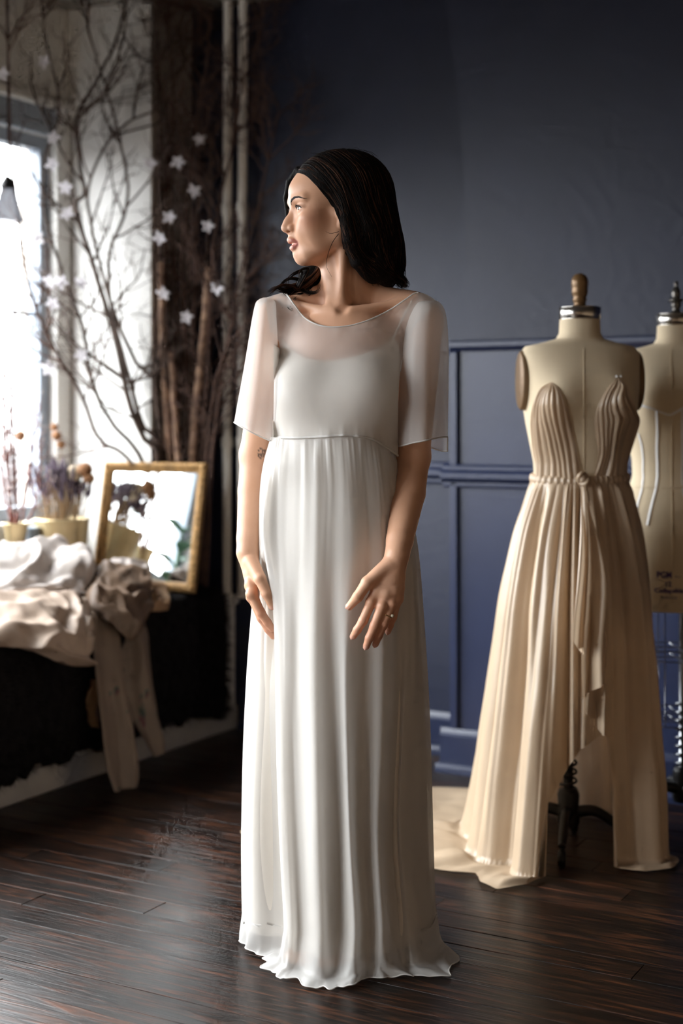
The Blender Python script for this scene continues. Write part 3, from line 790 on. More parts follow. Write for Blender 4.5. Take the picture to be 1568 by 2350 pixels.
# eyes, lashes, brows, nails
M_eye = pbr('eye_white', (232, 226, 220), rough=.12, spec=.6, var=.02); M_iris = pbr('brown_iris', (58, 36, 24), rough=.1, spec=.7, var=.3, scale=300)
M_hair = None
M_brow = pbr('brow_hair', (38, 27, 23), rough=.6, var=.2, scale=200)
M_nail = pbr('fingernail', (226, 172, 150), rough=.22, spec=.5, var=.05, scale=60)
for sg in (1, -1):
    ec = hd(78, sg * 31, -6.5)
    V, Fc = ball_vf((0, 0, 0), .0122, 32, 24)
    gaze = HF * .985 - HS * .08; gaze = gaze / np.linalg.norm(gaze)
    tx = np.cross(EZ, gaze); tx /= np.linalg.norm(tx); ty = np.cross(gaze, tx)
    W = V[:, :1] * tx + V[:, 1:2] * ty + V[:, 2:3] * gaze + ec
    eye = mesh('eye', W, Fc, M_eye, person)
    V, Fc = lathe_vf((0, 0, 0), [(.0001, .0129), (.0018, .0128), (.0036, .0124), (.0052, .0114), (.0057, .0106)], 24)
    mesh('iris', V[:, :1] * tx + V[:, 1:2] * ty + V[:, 2:3] * gaze + ec, Fc, M_iris, eye)
    # upper lash line and lashes
    lm = MB()
    path = spline([(91.5, sg * 20.5, -7.0), (94.4, sg * 26, -3.4), (94.0, sg * 32, -2.2), (91.0, sg * 38, -3.2), (86.5, sg * 43.5, -6.4)], 24)
    P = np.array([hd(*p) for p in path]); P = S.snap(P, -HF, .0002)
    lm.tube(P, np.interp(np.linspace(0, 1, 24), [0, .15, .8, 1], [.0006, .0013, .0014, .0007]), 6)
    for k in range(2, 24):
        dr = HF * .8 + EZ * .45 + HS * sg * (.05 + .035 * k); dr /= np.linalg.norm(dr); L0 = .0045 + .0035 * k / 24
        lm.tube([P[k], P[k] + dr * L0 * .6, P[k] + dr * L0 + EZ * .0015], [.00035, .00025, .00008], 4)
    lm.build('eyelashes', M_brow, person)
    bp_ = spline([(97, sg * 11, 4.0), (98, sg * 16, 10), (95, sg * 25, 15.0), (88, sg * 36, 16.0), (76, sg * 48, 12)], 30)
    P = S.snap(np.array([hd(*p) for p in bp_]), -(HF * .8 + HS * sg * .35) / np.linalg.norm(HF * .8 + HS * sg * .35), .0)
    bm_ = MB(); r2 = np.random.default_rng(5)
    for k in range(110):
        t = r2.uniform(0, 28.5); i = int(t); p = P[i] * (1 - t + i) + P[i + 1] * (t - i)
        wd = np.interp(t / 29, [0, .25, .7, 1], [.0018, .0024, .0016, .0006])
        p = p + EZ * r2.uniform(-wd, wd); tn = P[min(i + 2, 29)] - P[max(i - 1, 0)]; tn /= np.linalg.norm(tn)
        q = np.array([p, p + tn * .0035 + EZ * .0012 * (1 - t / 29), p + tn * .007 + EZ * .0008])
        q = S.snap(q, -(HF * .8 + HS * sg * .35) / np.linalg.norm(HF * .8 + HS * sg * .35), .0004)
        bm_.tube(q, [.0003, .0003, .0001], 4)
    bm_.build('eyebrow', M_brow, person)
# front teeth just showing
tm = MB()
for s_ in (-7.6, -2.6, 2.6, 7.6):
    tm.ball(hd(92.6 - abs(s_) * .25, s_, -77.6), (.0026, .0026, .0036), 10, 8)
tm.build('teeth', pbr('tooth_enamel', (228, 220, 208), rough=.2, var=.02), person)
def nail(P, nrm, rad, length=.0105):
    a, b = P[-2], P[-1]; t = b - a; t /= np.linalg.norm(t); n = nrm - (nrm @ t) * t; n /= np.linalg.norm(n); sd = np.cross(t, n)
    G = []
    for i in np.linspace(0, 1, 9):
        w = rad * .80 * (1 - .75 * max(0, (i - .55) / .45) ** 2) * (1 if i > .12 else .85)
        row = []
        for j in np.linspace(-1, 1, 7):
            row.append(b + t * (i * length - length * .45) + sd * w * j + n * (rad * (1.03 - .30 * j * j) - .0012 * max(0, i - .5) ** 2))
        G.append(row)
    G = np.array(G); G2 = G - n * .0006
    mb = MB(); mb.grid(G); mb.grid(G2)
    return mb.build('fingernail', M_nail, person)
for (P, rad) in FG: nail(P, HN + EZ * .12, rad[-1])
nail(TH[0], np.array([-.45, -.85, .35]), TH[1][-1])
nail(TH2[0], np.array([-.1, -1.0, .2]), TH2[1][-1])
# ring with a small pale stone on her left ring finger
rc = KN[2] * .42 + FG[2][0][0] * .58; rt = FG[2][0][0] - KN[2]; rt /= np.linalg.norm(rt)
n1 = np.cross(rt, EZ); n1 /= np.linalg.norm(n1); n2 = np.cross(rt, n1)
a_ = np.linspace(0, 2 * math.pi, 33)
ring = MB().tube([rc + .0104 * (math.cos(t) * n1 + math.sin(t) * n2) for t in a_], .0010, 8, cap=False).build('ring', pbr('ring_gold', (214, 190, 140), rough=.2, metal=1.0), person)
st = rc + (HN * .5 + np.array([.85, 0, 0])) / np.linalg.norm(HN * .5 + np.array([.85, 0, 0])) * .0122
MB().ball(st, .0034, 12, 8).build('stone', pbr('pale_stone', (224, 214, 190), rough=.12, spec=.8), ring)
# ------------------------------------------------------------------ hair: a full mass with separate locks laid over it
hx = np.arange(HEAD_O[0] - .17, HEAD_O[0] + .18, .003); hy = np.arange(HEAD_O[1] - .14, HEAD_O[1] + .16, .003); hz = np.arange(HEAD_O[2] - .215, HEAD_O[2] + .16, .003)
H = SDF(hx, hy, hz)
H.hell((-14, 0, 40), (106, 84, 87), k=10)
H.hell((-40, 0, 30), (86, 84, 86), k=20)
H.hell((115, 0, -42), (96, 200, 96), k=14, mode='s')                 # clear of the face
H.hell((95, 30, 10), (36, 60, 52), k=10, mode='s')
def hch(P, rad, k=.016): H.chain([hd(*p) for p in P], [r * .001 for r in rad], k=k)
hch([(-45, 35, 60), (-72, 40, -10), (-92, 38, -80), (-104, 30, -125), (-108, 24, -150)], [46, 50, 47, 36, 20])
hch([(-60, 0, 60), (-86, 0, -10), (-98, 0, -80), (-100, 0, -125)], [46, 48, 42, 26])
hch([(-55, -35, 40), (-70, -38, -20), (-72, -40, -80), (-60, -52, -120)], [44, 42, 34, 22])
hch([(2, 70, 22), (-4, 76, -30), (-12, 76, -75), (-32, 70, -115), (-66, 56, -148)], [13, 15, 18, 20, 14])
hch([(-30, 70, 10), (-50, 76, -50), (-72, 68, -105), (-100, 50, -148)], [22, 26, 26, 16])
hch([(76, -24, 84), (88, -48, 62), (93, -62, 30), (88, -68, -5), (74, -70, -40)], [8, 8, 6, 5, 3], k=.008)      # far side lock
hch([(40, -62, 60), (52, -74, 20), (40, -76, -30), (10, -72, -70), (-20, -62, -110)], [16, 16, 16, 20, 20])
# curls falling over the far shoulder
def hcw(P, rad, k=.012): H.chain([at(*p) for p in P], rad, k=k)
hcw([(745, 585, 3.115), (728, 625, 3.105), (706, 650, 3.085), (680, 668, 3.06)], [.034, .030, .024, .013])
H.hell((-110, 18, -112), (36, 46, 40), k=14); H.hell((-70, 62, -128), (34, 22, 30), k=14)
hV, hQ = H.surface()
def hair_mat(name, c0, c1):
    m = pbr(name, c0, rough=.55, spec=.08, var=.2, scale=60, rgb2=c1, bump=.25, bscale=240, stretch=(1, 1, .18)); return m
M_hair = hair_mat('black_brown_hair', (11, 9, 8), (20, 15, 13)); M_hair2 = hair_mat('brown_hair', (40, 27, 21), (84, 56, 41))
hair = mesh('hair', hV, hQ, M_hair, person)
def wavy(P, amp, seed, n=34, freq=3.0):
    Q = spline(P, n); t = np.linspace(0, 1, n); T, Nn, B = frames(Q)
    w = amp * smoothstep(.25, .8, t)
    return Q + (Nn * (w * np.sin(freq * 2 * math.pi * t + seed))[:, None] + B * (w * np.cos(freq * 2 * math.pi * t * .8 + seed * 1.7))[:, None])
GUIDES = [
 [(84, -4, 80), (72, 30, 70), (50, 58, 40), (24, 72, 6), (12, 82, -40), (4, 86, -85), (-24, 80, -125), (-62, 62, -158)],
 [(72, -8, 96), (56, 40, 84), (30, 70, 48), (4, 84, 2), (-10, 92, -55), (-26, 90, -100), (-58, 78, -138), (-90, 58, -162)],
 [(44, -8, 116), (28, 46, 100), (-2, 78, 56), (-24, 90, 0), (-38, 94, -62), (-62, 88, -108), (-98, 66, -144), (-124, 46, -160)],
 [(6, -8, 127), (-12, 48, 112), (-46, 80, 58), (-64, 88, -4), (-78, 90, -68), (-98, 78, -116), (-122, 56, -148), (-136, 38, -164)],
 [(-34, -6, 126), (-58, 42, 106), (-92, 68, 50), (-106, 74, -14), (-116, 74, -78), (-126, 60, -124), (-138, 40, -152), (-140, 26, -166)],
 [(-62, -4, 116), (-94, 18, 88), (-120, 26, 32), (-132, 28, -28), (-138, 28, -84), (-142, 24, -130), (-140, 16, -152), (-130, 10, -164)]]
GU = np.array(GUIDES, float); hr = np.random.default_rng(11)
dark = MB(); brown = MB()
cen = hd(-25, 0, -10)
for k in range(760):
    g = hr.uniform(0, len(GU) - 1.001); i = int(g); P = GU[i] * (1 - g + i) + GU[i + 1] * (g - i)
    P = P + hr.normal(0, 2.4, P.shape) * np.linspace(.4, 1.6, 8)[:, None]
    _w = smoothstep(30, -70, P[:, 2]); P[:, 0] += 8 * _w * np.sin(P[:, 2] / 15 + g * .9 + hr.normal(0, .35)); P[:, 1] += 5 * _w * np.cos(P[:, 2] / 17 + g * .7)
    n = 30; cut = hr.uniform(.84, 1.02)
    Q = spline(P, n); Q = np.array([hd(*q) for q in Q])
    Q = wavy(Q, .005, hr.uniform(0, 6.3), n, hr.uniform(1.6, 2.6))
    # lay on the mass
    lim = int(n * .86)
    for _ in range(14):
        d = H.sample(Q[:lim]) - hr.uniform(-.0012, .0012)
        out = Q[:lim] - np.array([cen[0], cen[1], 0]) ; out[:, 2] = np.clip(out[:, 2] - cen[2], 0, 1); out /= np.linalg.norm(out, axis=1)[:, None]
        Q[:lim] -= out * np.clip(d, -.006, .006)[:, None] * .7
    m = max(int(n * cut), 8); Q = Q[:m]
    if len(Q) > 6: Q[1:-1] = (Q[:-2] + Q[1:-1] * 2 + Q[2:]) / 4
    t = np.linspace(0, 1, len(Q)); w = hr.uniform(.0007, .0021) * np.interp(t, [0, .1, .7, 1], [.5, 1, .85, .12])
    (brown if (hr.uniform() < .22) else dark).tube(Q, w, 5, flat=.55)
for k in range(150):                                   # short hairs that soften the hairline
    t0 = hr.uniform(0, 3.2); i = int(t0); P = GU[0][i] * (1 - t0 + i) + GU[0][min(i + 1, 7)] * (t0 - i) + [hr.uniform(-2, 5), hr.uniform(-2, 2), hr.uniform(-6, 2)]
    e = GU[0][min(i + 2, 7)] * .55 + GU[1][min(i + 2, 7)] * .45 + hr.normal(0, 3, 3)
    Q = spline([hd(*P), hd(*(P * .5 + e * .5 + [2, 3, 4])), hd(*e)], 14)
    for _ in range(10):
        d = np.minimum(H.sample(Q), S.sample(Q)) - .0008; out = Q - cen; out /= np.linalg.norm(out, axis=1)[:, None]; Q = Q - out * np.clip(d, -.005, .005)[:, None] * .7
    dark.tube(Q, hr.uniform(.0004, .0010) * np.interp(np.linspace(0, 1, 14), [0, .3, 1], [.3, 1, .5]), 4)
# fine flyaways
for k in range(90):
    g = hr.uniform(0, len(GU) - 1.001); i = int(g); P = GU[i] * (1 - g + i) + GU[i + 1] * (g - i)
    a0 = hr.integers(0, 4); P = P[a0:] + hr.normal(0, 3.2, P[a0:].shape)
    P[:, 0] -= hr.uniform(-2, 4) * np.linspace(0, 1, len(P)); P[:, 1] += hr.uniform(0, 5)
    Q = wavy(np.array([hd(*q) for q in P]), .005, hr.uniform(0, 6), 26, 2.2)
    dark.tube(Q, .00035, 4)
for k in range(16):                                    # loose hairs at the crown and by the jaw
    s0 = hr.uniform(-30, 40); f0 = hr.uniform(-60, 70)
    u0 = 40 + 89 * math.sqrt(max(0, 1 - ((f0 + 14) / 108) ** 2 - (s0 / 86) ** 2))
    P = [(f0, s0, u0 - 2), (f0 - 12, s0 + 8, u0 + hr.uniform(0, 3)), (f0 - 26, s0 + 18, u0 - hr.uniform(6, 14))]
    dark.tube(spline([hd(*p) for p in P], 10), .0003, 4)
dark.tube(spline([hd(14, 74, -62), hd(26, 70, -80), hd(34, 64, -104), hd(36, 58, -128), hd(24, 56, -150)], 20), np.linspace(.0008, .0002, 20), 5)
dark.tube(spline([hd(14, 76, -58), hd(30, 72, -62), hd(40, 68, -58)], 12), np.linspace(.0006, .0002, 12), 5)
# far shoulder curls: locks of strands that stay together and curl at the ends
base = [(742, 590), (729, 626), (708, 650), (686, 663)]
TAILS = [[(664, 668), (642, 662), (622, 678)], [(668, 676), (688, 684), (710, 674), (708, 652)], [(672, 652), (650, 650), (634, 664), (618, 684)], [(690, 640), (668, 642), (650, 662), (662, 684)],
         [(702, 672), (722, 668), (730, 646)], [(676, 660), (660, 678), (672, 690), (690, 682)], [(694, 628), (676, 632), (662, 648), (668, 668)], [(716, 640), (704, 664), (684, 676), (660, 672)],
         [(668, 690), (672, 704), (680, 716)], [(648, 676), (640, 690), (650, 702)], [(706, 622), (690, 618), (682, 630), (690, 646)]]
for q, tail in enumerate(TAILS):
    j = hr.normal(0, 7, 2); dd = hr.uniform(-.035, .02); ctrl = base[:3 if q % 2 else 4] + tail
    pts = [at(p[0] + j[0] * min(e, 3) / 4, p[1] + j[1] * min(e, 3) / 6, 3.10 - .018 * e + dd) for e, p in enumerate(ctrl)]
    core = wavy(pts, .003, q * 1.3, 36, 1.5); T, Nn, B = frames(core); wl = hr.uniform(.004, .008)
    for k in range(16):
        a = hr.uniform(0, 6.28); r = wl * math.sqrt(hr.uniform(0, 1)); t = np.linspace(0, 1, 36); sp = r * np.interp(t, [0, .3, .8, 1], [1.4, 1, .7, .5 + hr.uniform(0, .9)])
        Q = core + Nn * (sp * np.cos(a + 2.5 * t))[:, None] + B * (sp * np.sin(a + 2.5 * t))[:, None]; Q = Q[:int(hr.uniform(28, 36))]; tt = np.linspace(0, 1, len(Q))
        (brown if hr.uniform() < .35 else dark).tube(Q, hr.uniform(.0010, .0024) * np.interp(tt, [0, .1, .6, 1], [.6, 1, .8, .1]), 5, flat=.6)
dark.build('dark_locks', M_hair, hair); brown.build('brown_locks', M_hair2, hair)
# ------------------------------------------------------------------ the dress
M_chiffon = cloth('white_chiffon', (238, 235, 231), alpha=.60, trans=.34, var=.02)
M_chiffon_skirt = cloth('white_chiffon_skirt', (236, 233, 229), alpha=.80, trans=.40, var=.02)
M_slip = cloth('cream_slip', (243, 236, 226), alpha=1.0, trans=.14, var=.02, gloss=.05, rough=.35)
M_hem = cloth('chiffon_hem', (240, 237, 233), alpha=.92, trans=.3, var=.02)
# form under the bodice (body without arms, filled out to hang straight from the bust)
gx = np.arange(BODY_C[0] - .24, BODY_C[0] + .25, .004); gy = np.arange(D0 - .22, D0 + .18, .004); gz = np.arange(1.0, 1.47, .004)
G = SDF(gx, gy, gz)
_tw, _tf, _tb = TW.copy(), TF.copy(), TB.copy()
TW[:] = [.15, .15, .15, .15, .14, .134, .132, .134, .139, .133, .086]; TF[:] = [.1, .1, .1, .1, .138, .136, .130, .116, .094, .072, .049]; TB[:] = [.1, .1, .1, .1, .1, .098, .098, .100, .100, .094, .067]
G.op(torso, bod(0, 0, 1.0) - [.2, .16, 0], bod(0, 0, 1.36) + [.2, .16, 0], .02)
TW[:], TF[:], TB[:] = _tw, _tf, _tb
for sg in (-1, 1):
    G.ell(bod(sg * .066, .066, 1.18), (.060, .052, .062), [E1, FR, EZ], k=.055)
    G.cone(bod(0, -.035, 1.40), bod(sg * .145, -.018, 1.362), .041, .038, k=.035)
    G.ell(bod(sg * .07, -.07, 1.25), (.055, .035, .08), [E1, FR, EZ], k=.03)
    G.cone(bod(sg * .135, -.02, 1.345), bod(sg * .168, -.016, 1.340), .050, .046, k=.03)
    G.cone(bod(sg * .014, .052, 1.358), bod(sg * .150, .012, 1.385), .0075, .009, k=.014)
G.ell(bod(0, .035, 1.30), (.10, .045, .06), [E1, FR, EZ], k=.03)
def drop_front(PX, PY, off, side=1):
    """lay a sheet of photograph rays on the dress form from the front (side=1) or from behind"""
    PX = np.asarray(PX, float); PY = np.asarray(PY, float)
    P0 = np.stack([(PX - 784) / F_PX * 3.0, np.full(PX.shape, 3.0), CAM_H - (PY - HORIZON) / F_PX * 3.0], -1).reshape(-1, 3)
    Cm = np.array([0, 0, CAM_H])
    if side > 0:
        D = P0 - Cm; D /= np.linalg.norm(D, axis=1)[:, None]; P = Cm + D * (2.80 / D[:, 1:2])
    else:
        D = np.broadcast_to(np.array([0, -1.0, 0]), P0.shape); P = P0.copy(); P[:, 1] = 3.205
    dist = np.zeros(len(P))
    for _ in range(70):
        d = G.sample(P + D * dist[:, None]) - off
        dist = np.clip(dist + np.clip(d, -.02, .02) * .7, 0, .24)
    dist = dist.reshape(PX.shape)
    for _ in range(3):
        q = dist.copy(); q[1:-1, 1:-1] = (dist[1:-1, 1:-1] * 4 + dist[:-2, 1:-1] + dist[2:, 1:-1] + dist[1:-1, :-2] + dist[1:-1, 2:]) / 8; dist = q
    return (P + D * dist.reshape(-1)[:, None]).reshape(PX.shape + (3,))
def coons(bot, top, lef, rig, nu, nv):
    """sheet between four boundary polylines (px, py); u runs left to right, v bottom to top"""
    B = spline(bot, nu); T = spline(top, nu); L = spline(lef, nv); Rr = spline(rig, nv)
    u = np.linspace(0, 1, nu)[:, None, None]; v = np.linspace(0, 1, nv)[None, :, None]
    C = (1 - v) * B[:, None] + v * T[:, None] + (1 - u) * L[None] + u * Rr[None] - ((1 - u) * (1 - v) * B[0] + u * (1 - v) * B[-1] + (1 - u) * v * T[0] + u * v * T[-1])
    return C[..., 0], C[..., 1]
def arc(pts, n):                       # equal-length samples of a spline
    Q = spline(pts, 400); s = np.concatenate([[0], np.cumsum(np.linalg.norm(np.diff(Q, axis=0), axis=1))]); t = np.linspace(0, s[-1], n)
    return np.stack([np.interp(t, s, Q[:, k]) for k in range(Q.shape[1])], 1)
WAIST = [(627, 1003), (660, 1004), (700, 1004), (750, 1001), (800, 999), (850, 1006), (880, 1022), (914, 1046)]
NECK = [(610, 684), (632, 676), (655, 674), (676, 700), (702, 731), (740, 748), (790, 749), (840, 737), (890, 714), (930, 688), (955, 672), (980, 676), (1004, 692)]
LEFT = [(627, 1003), (628, 930), (629, 860), (626, 800), (618, 740), (610, 684)]
RIGHT = [(914, 1046), (914, 960), (916, 885), (925, 820), (948, 750), (1004, 692)]
px, py = coons(arc(WAIST, 30), arc(NECK, 60), arc(LEFT, 30), arc(RIGHT, 30), 110, 110)
FRONT = drop_front(px, py, .0085)
# soft puckers: along the neckline, at the waist seam, from the shoulders
u_ = np.linspace(0, 1, 110)[:, None]; v_ = np.linspace(0, 1, 110)[None, :]
puck = .0022 * noise1(u_ * 26, 3) * np.exp(-(v_ / .07) ** 2) + .0018 * noise1(u_ * 20 + v_ * 2, 5) * smoothstep(.82, 1, v_) * np.where((u_ < .28) | (u_ > .72), 1.8, .6) + .0030 * noise2(u_ * 4, v_ * 3, 4)
FRONT[..., 1] -= puck
dress = MB().grid(FRONT).build('dress', M_chiffon, person)
dress['label'] = 'white chiffon dress with scoop neck, loose half sleeves and a long gathered skirt'
BNECK = [(1004, 692), (975, 676), (940, 668), (880, 690), (800, 700), (720, 692), (665, 668), (635, 676), (610, 684)]
px, py = coons(arc([(914, 1046), (860, 1020), (770, 1006), (690, 1004), (627, 1003)], 30), arc(BNECK, 60), arc(RIGHT, 30), arc(LEFT, 30), 60, 60)
BACK = drop_front(px, py, .0085, -1)
BACK[0] = FRONT[-1][np.linspace(0, 109, 60).astype(int)]; BACK[-1] = FRONT[0][np.linspace(0, 109, 60).astype(int)]
MB().grid(BACK).build('back_bodice', M_chiffon, dress)
# the slip below, seen through the chiffon
STOP = [(640, 772), (647, 776), (662, 796), (695, 818), (740, 828), (790, 823), (845, 808), (885, 788), (902, 774), (918, 800)]
px, py = coons(arc(WAIST, 30), arc(STOP, 60), arc([(631, 1003), (637, 900), (639, 830), (640, 772)], 30), arc([(914, 1046), (914, 950), (916, 880), (918, 800)], 30), 90, 70)
SL = drop_front(px, py, .0030)
MB().grid(SL).build('slip', M_slip, dress)
px, py = coons(arc([(914, 1046), (770, 1006), (627, 1003)], 30), arc([(918, 800), (780, 850), (630, 762)], 30), arc([(914, 1046), (914, 950), (918, 800)], 30), arc([(627, 1003), (629, 900), (630, 762)], 30), 40, 40)
MB().grid(drop_front(px, py, .003, -1)).build('slip_back', M_slip, dress)
for st in ([(903, 776), (918, 745), (934, 712), (946, 690)], [(640, 768), (634, 740), (630, 712), (632, 690)]):
    q = arc(st, 20); P = drop_front(q[:, 0][None], q[:, 1][None], .0035)[0]; MB().tube(P, .0022, 6, flat=.5).build('slip_strap', M_slip, dress)
# neckline binding
nb = FRONT[:, -1][12:-12] ; MB().tube(nb, .0017, 6).build('neck_binding', M_hem, dress)
MB().tube(BACK[:, -1][4:-4], .0017, 6).build('neck_binding', M_hem, dress)
MB().tube(FRONT[:, 0], .0030, 6, flat=.5).build('waist_seam', M_hem, dress)
MB().tube(FRONT[0, 55:], .0012, 5).build('armhole_seam', M_hem, dress); MB().tube(FRONT[-1, 55:], .0014, 5).build('armhole_seam', M_hem, dress)

def sleeve(rows, name, hemfun, seed):
    """rows: (y, left px, right px, half depth m, centre depth m); the hem is shaped by hemfun(angle) in pixels"""
    rows = np.array(rows, float); n, m = 60, 72
    R_ = spline(rows, n); a = np.linspace(0, 2 * math.pi, m, endpoint=False); G_ = np.zeros((n, m, 3))
    for i in range(n):
        y, l, r, hdp, dc = R_[i]; t = i / (n - 1)
        c, hw = (l + r) / 2, (r - l) / 2
        fold = 1 + .05 * t * np.sin(3 * a + seed) + .03 * t * np.sin(7 * a + 2 * seed) + .02 * noise1(a * 2 + t * 3, seed)
        pxx = c + hw * np.cos(a) * (1 - (fold - 1) * .2); dd = dc - hdp * np.sin(a) * fold
        yy = y + hemfun(a) * t ** 2
        G_[i] = np.stack([(pxx - 784) / F_PX * dd, dd, CAM_H - (yy - HORIZON) / F_PX * dd], 1)
    s_ = MB().grid(G_, False, True).build(name, M_chiffon, dress)
    MB().tube(np.vstack([G_[-1], G_[-1][:1]]), .0016, 5, cap=False).build('hem', M_hem, s_)
    return s_
sleeve([(683, 604, 626, .020, 3.045), (688, 594, 632, .040, 3.045), (700, 586, 638, .052, 3.045), (740, 578, 640, .060, 3.045), (800, 569, 640, .062, 3.048), (870, 558, 640, .062, 3.05), (940, 546, 638, .066, 3.055), (992, 538, 632, .070, 3.058)], 'sleeve', lambda a: -24 * np.cos(a) * -1 * .95 + 4 * np.sin(a), 1.0)
sleeve([(690, 968, 1000, .022, 2.985), (695, 956, 1010, .042, 2.985), (712, 944, 1021, .054, 2.985), (745, 932, 1027, .062, 2.985), (800, 922, 1030, .066, 2.985), (880, 915, 1030, .068, 2.985), (950, 913, 1029, .070, 2.985), (1015, 913, 1028, .074, 2.985)], 'sleeve', lambda a: 12 * np.where(np.sin(a) < 0, 1.7, -1.0) * smoothstep(-.4, .9, np.cos(a)) + 9 * smoothstep(.2, 1, -np.cos(a)), 2.2)

# ---- skirt: columns of (px, depth) at several heights, front folds traced, back closed behind her
LV = np.array([1005, 1060, 1130, 1250, 1400, 1600, 1900, 2110.])
def cl(p, d): return (np.array(p, float), np.array(d, float))
SK = [
 cl([622, 606, 597, 592, 577, 563, 554, 556], [3.03, 3.03, 3.03, 3.03, 3.085, 3.085, 3.075, 3.07]),
 cl([626, 612, 602, 598, 600, 586, 576, 582], [3.00, 2.995, 2.985, 2.98, 3.045, 3.03, 3.00, 3.00]),
 cl([629, 617, 607, 604, 622, 620, 622, 632], [2.985, 2.975, 2.96, 2.955, 3.05, 3.02, 3.00, 2.99]),
 cl([631, 620, 609, 606, 636, 644, 653, 662], [2.975, 2.962, 2.95, 2.945, 3.03, 3.00, 2.985, 2.975]),
 cl([634, 623, 612, 608, 626, 632, 640, 650], [2.965, 2.95, 2.938, 2.935, 2.95, 2.94, 2.925, 2.92]),
 cl([650, 643, 640, 640, 650, 652, 658, 668], [2.948, 2.922, 2.905, 2.895, 2.905, 2.905, 2.895, 2.885]),
 cl([685, 685, 684, 682, 682, 682, 686, 692], [2.932, 2.908, 2.892, 2.885, 2.908, 2.915, 2.910, 2.900]),
 cl([725, 726, 727, 725, 722, 722, 728, 735], [2.926, 2.894, 2.872, 2.860, 2.866, 2.862, 2.852, 2.848]),
 cl([760, 763, 766, 762, 760, 768, 776, 776], [2.924, 2.898, 2.882, 2.874, 2.890, 2.900, 2.902, 2.895]),
 cl([795, 800, 805, 810, 800, 795, 803, 815], [2.924, 2.890, 2.868, 2.856, 2.866, 2.862, 2.852, 2.848]),
 cl([830, 835, 840, 845, 845, 836, 834, 845], [2.928, 2.902, 2.886, 2.880, 2.892, 2.902, 2.904, 2.895]),
 cl([858, 866, 874, 880, 886, 882, 870, 880], [2.936, 2.908, 2.884, 2.872, 2.878, 2.882, 2.872, 2.862]),
 cl([884, 893, 899, 908, 915, 915, 904, 912], [2.955, 2.936, 2.924, 2.922, 2.925, 2.932, 2.932, 2.922]),
 cl([897, 905, 912, 930, 940, 932, 922, 940], [2.970, 2.955, 2.945, 2.932, 2.922, 2.912, 2.906, 2.902]),
 cl([905, 913, 922, 945, 957, 960, 962, 970], [2.990, 2.985, 2.978, 2.965, 2.958, 2.965, 2.968, 2.956]),
 cl([913, 922, 932, 958, 972, 984, 990, 997], [3.03, 3.03, 3.03, 3.03, 3.03, 3.03, 3.03, 3.03]),
 cl([905, 912, 920, 945, 960, 975, 985, 992], [3.08, 3.09, 3.10, 3.11, 3.12, 3.12, 3.13, 3.13]),
 cl([860, 868, 875, 890, 900, 910, 915, 920], [3.115, 3.135, 3.15, 3.17, 3.18, 3.19, 3.20, 3.21]),
 cl([778, 778, 778, 778, 778, 778, 778, 778], [3.125, 3.145, 3.16, 3.18, 3.19, 3.20, 3.215, 3.23]),
 cl([690, 685, 680, 672, 665, 655, 648, 645], [3.115, 3.135, 3.15, 3.17, 3.18, 3.19, 3.20, 3.21]),
 cl([645, 632, 624, 612, 600, 588, 580, 580], [3.08, 3.09, 3.10, 3.11, 3.13, 3.14, 3.15, 3.15])]
for _j in range(5, 14):
    _p, _d = SK[_j]; _b = 2.875 + .16 * (np.abs(_p - 785) / 200) ** 2.2
    _d[:] = np.where(np.arange(8) > 0, _b + (_d - _b) * np.array([1, .5, .42, .42, .5, .58, .68, .75]) - np.array([0, .006, 0, 0, 0, 0, 0, 0]), _d)
FLOOR_HEM = [(556, 2164), (574, 2188), (592, 2197), (606, 2206), (608, 2230), (640, 2246), (666, 2253), (716, 2269), (760, 2271), (802, 2265), (850, 2252), (900, 2246), (950, 2244), (1000, 2246), (1034, 2238), (1046, 2206), (1030, 2182), (930, 2130), (780, 2118), (660, 2122), (585, 2142)]
def floor_pt(px, py, z=.003):
    d = F_PX * (CAM_H - z) / (py - HORIZON); return np.array([(px - 784) / F_PX * d, d, z])
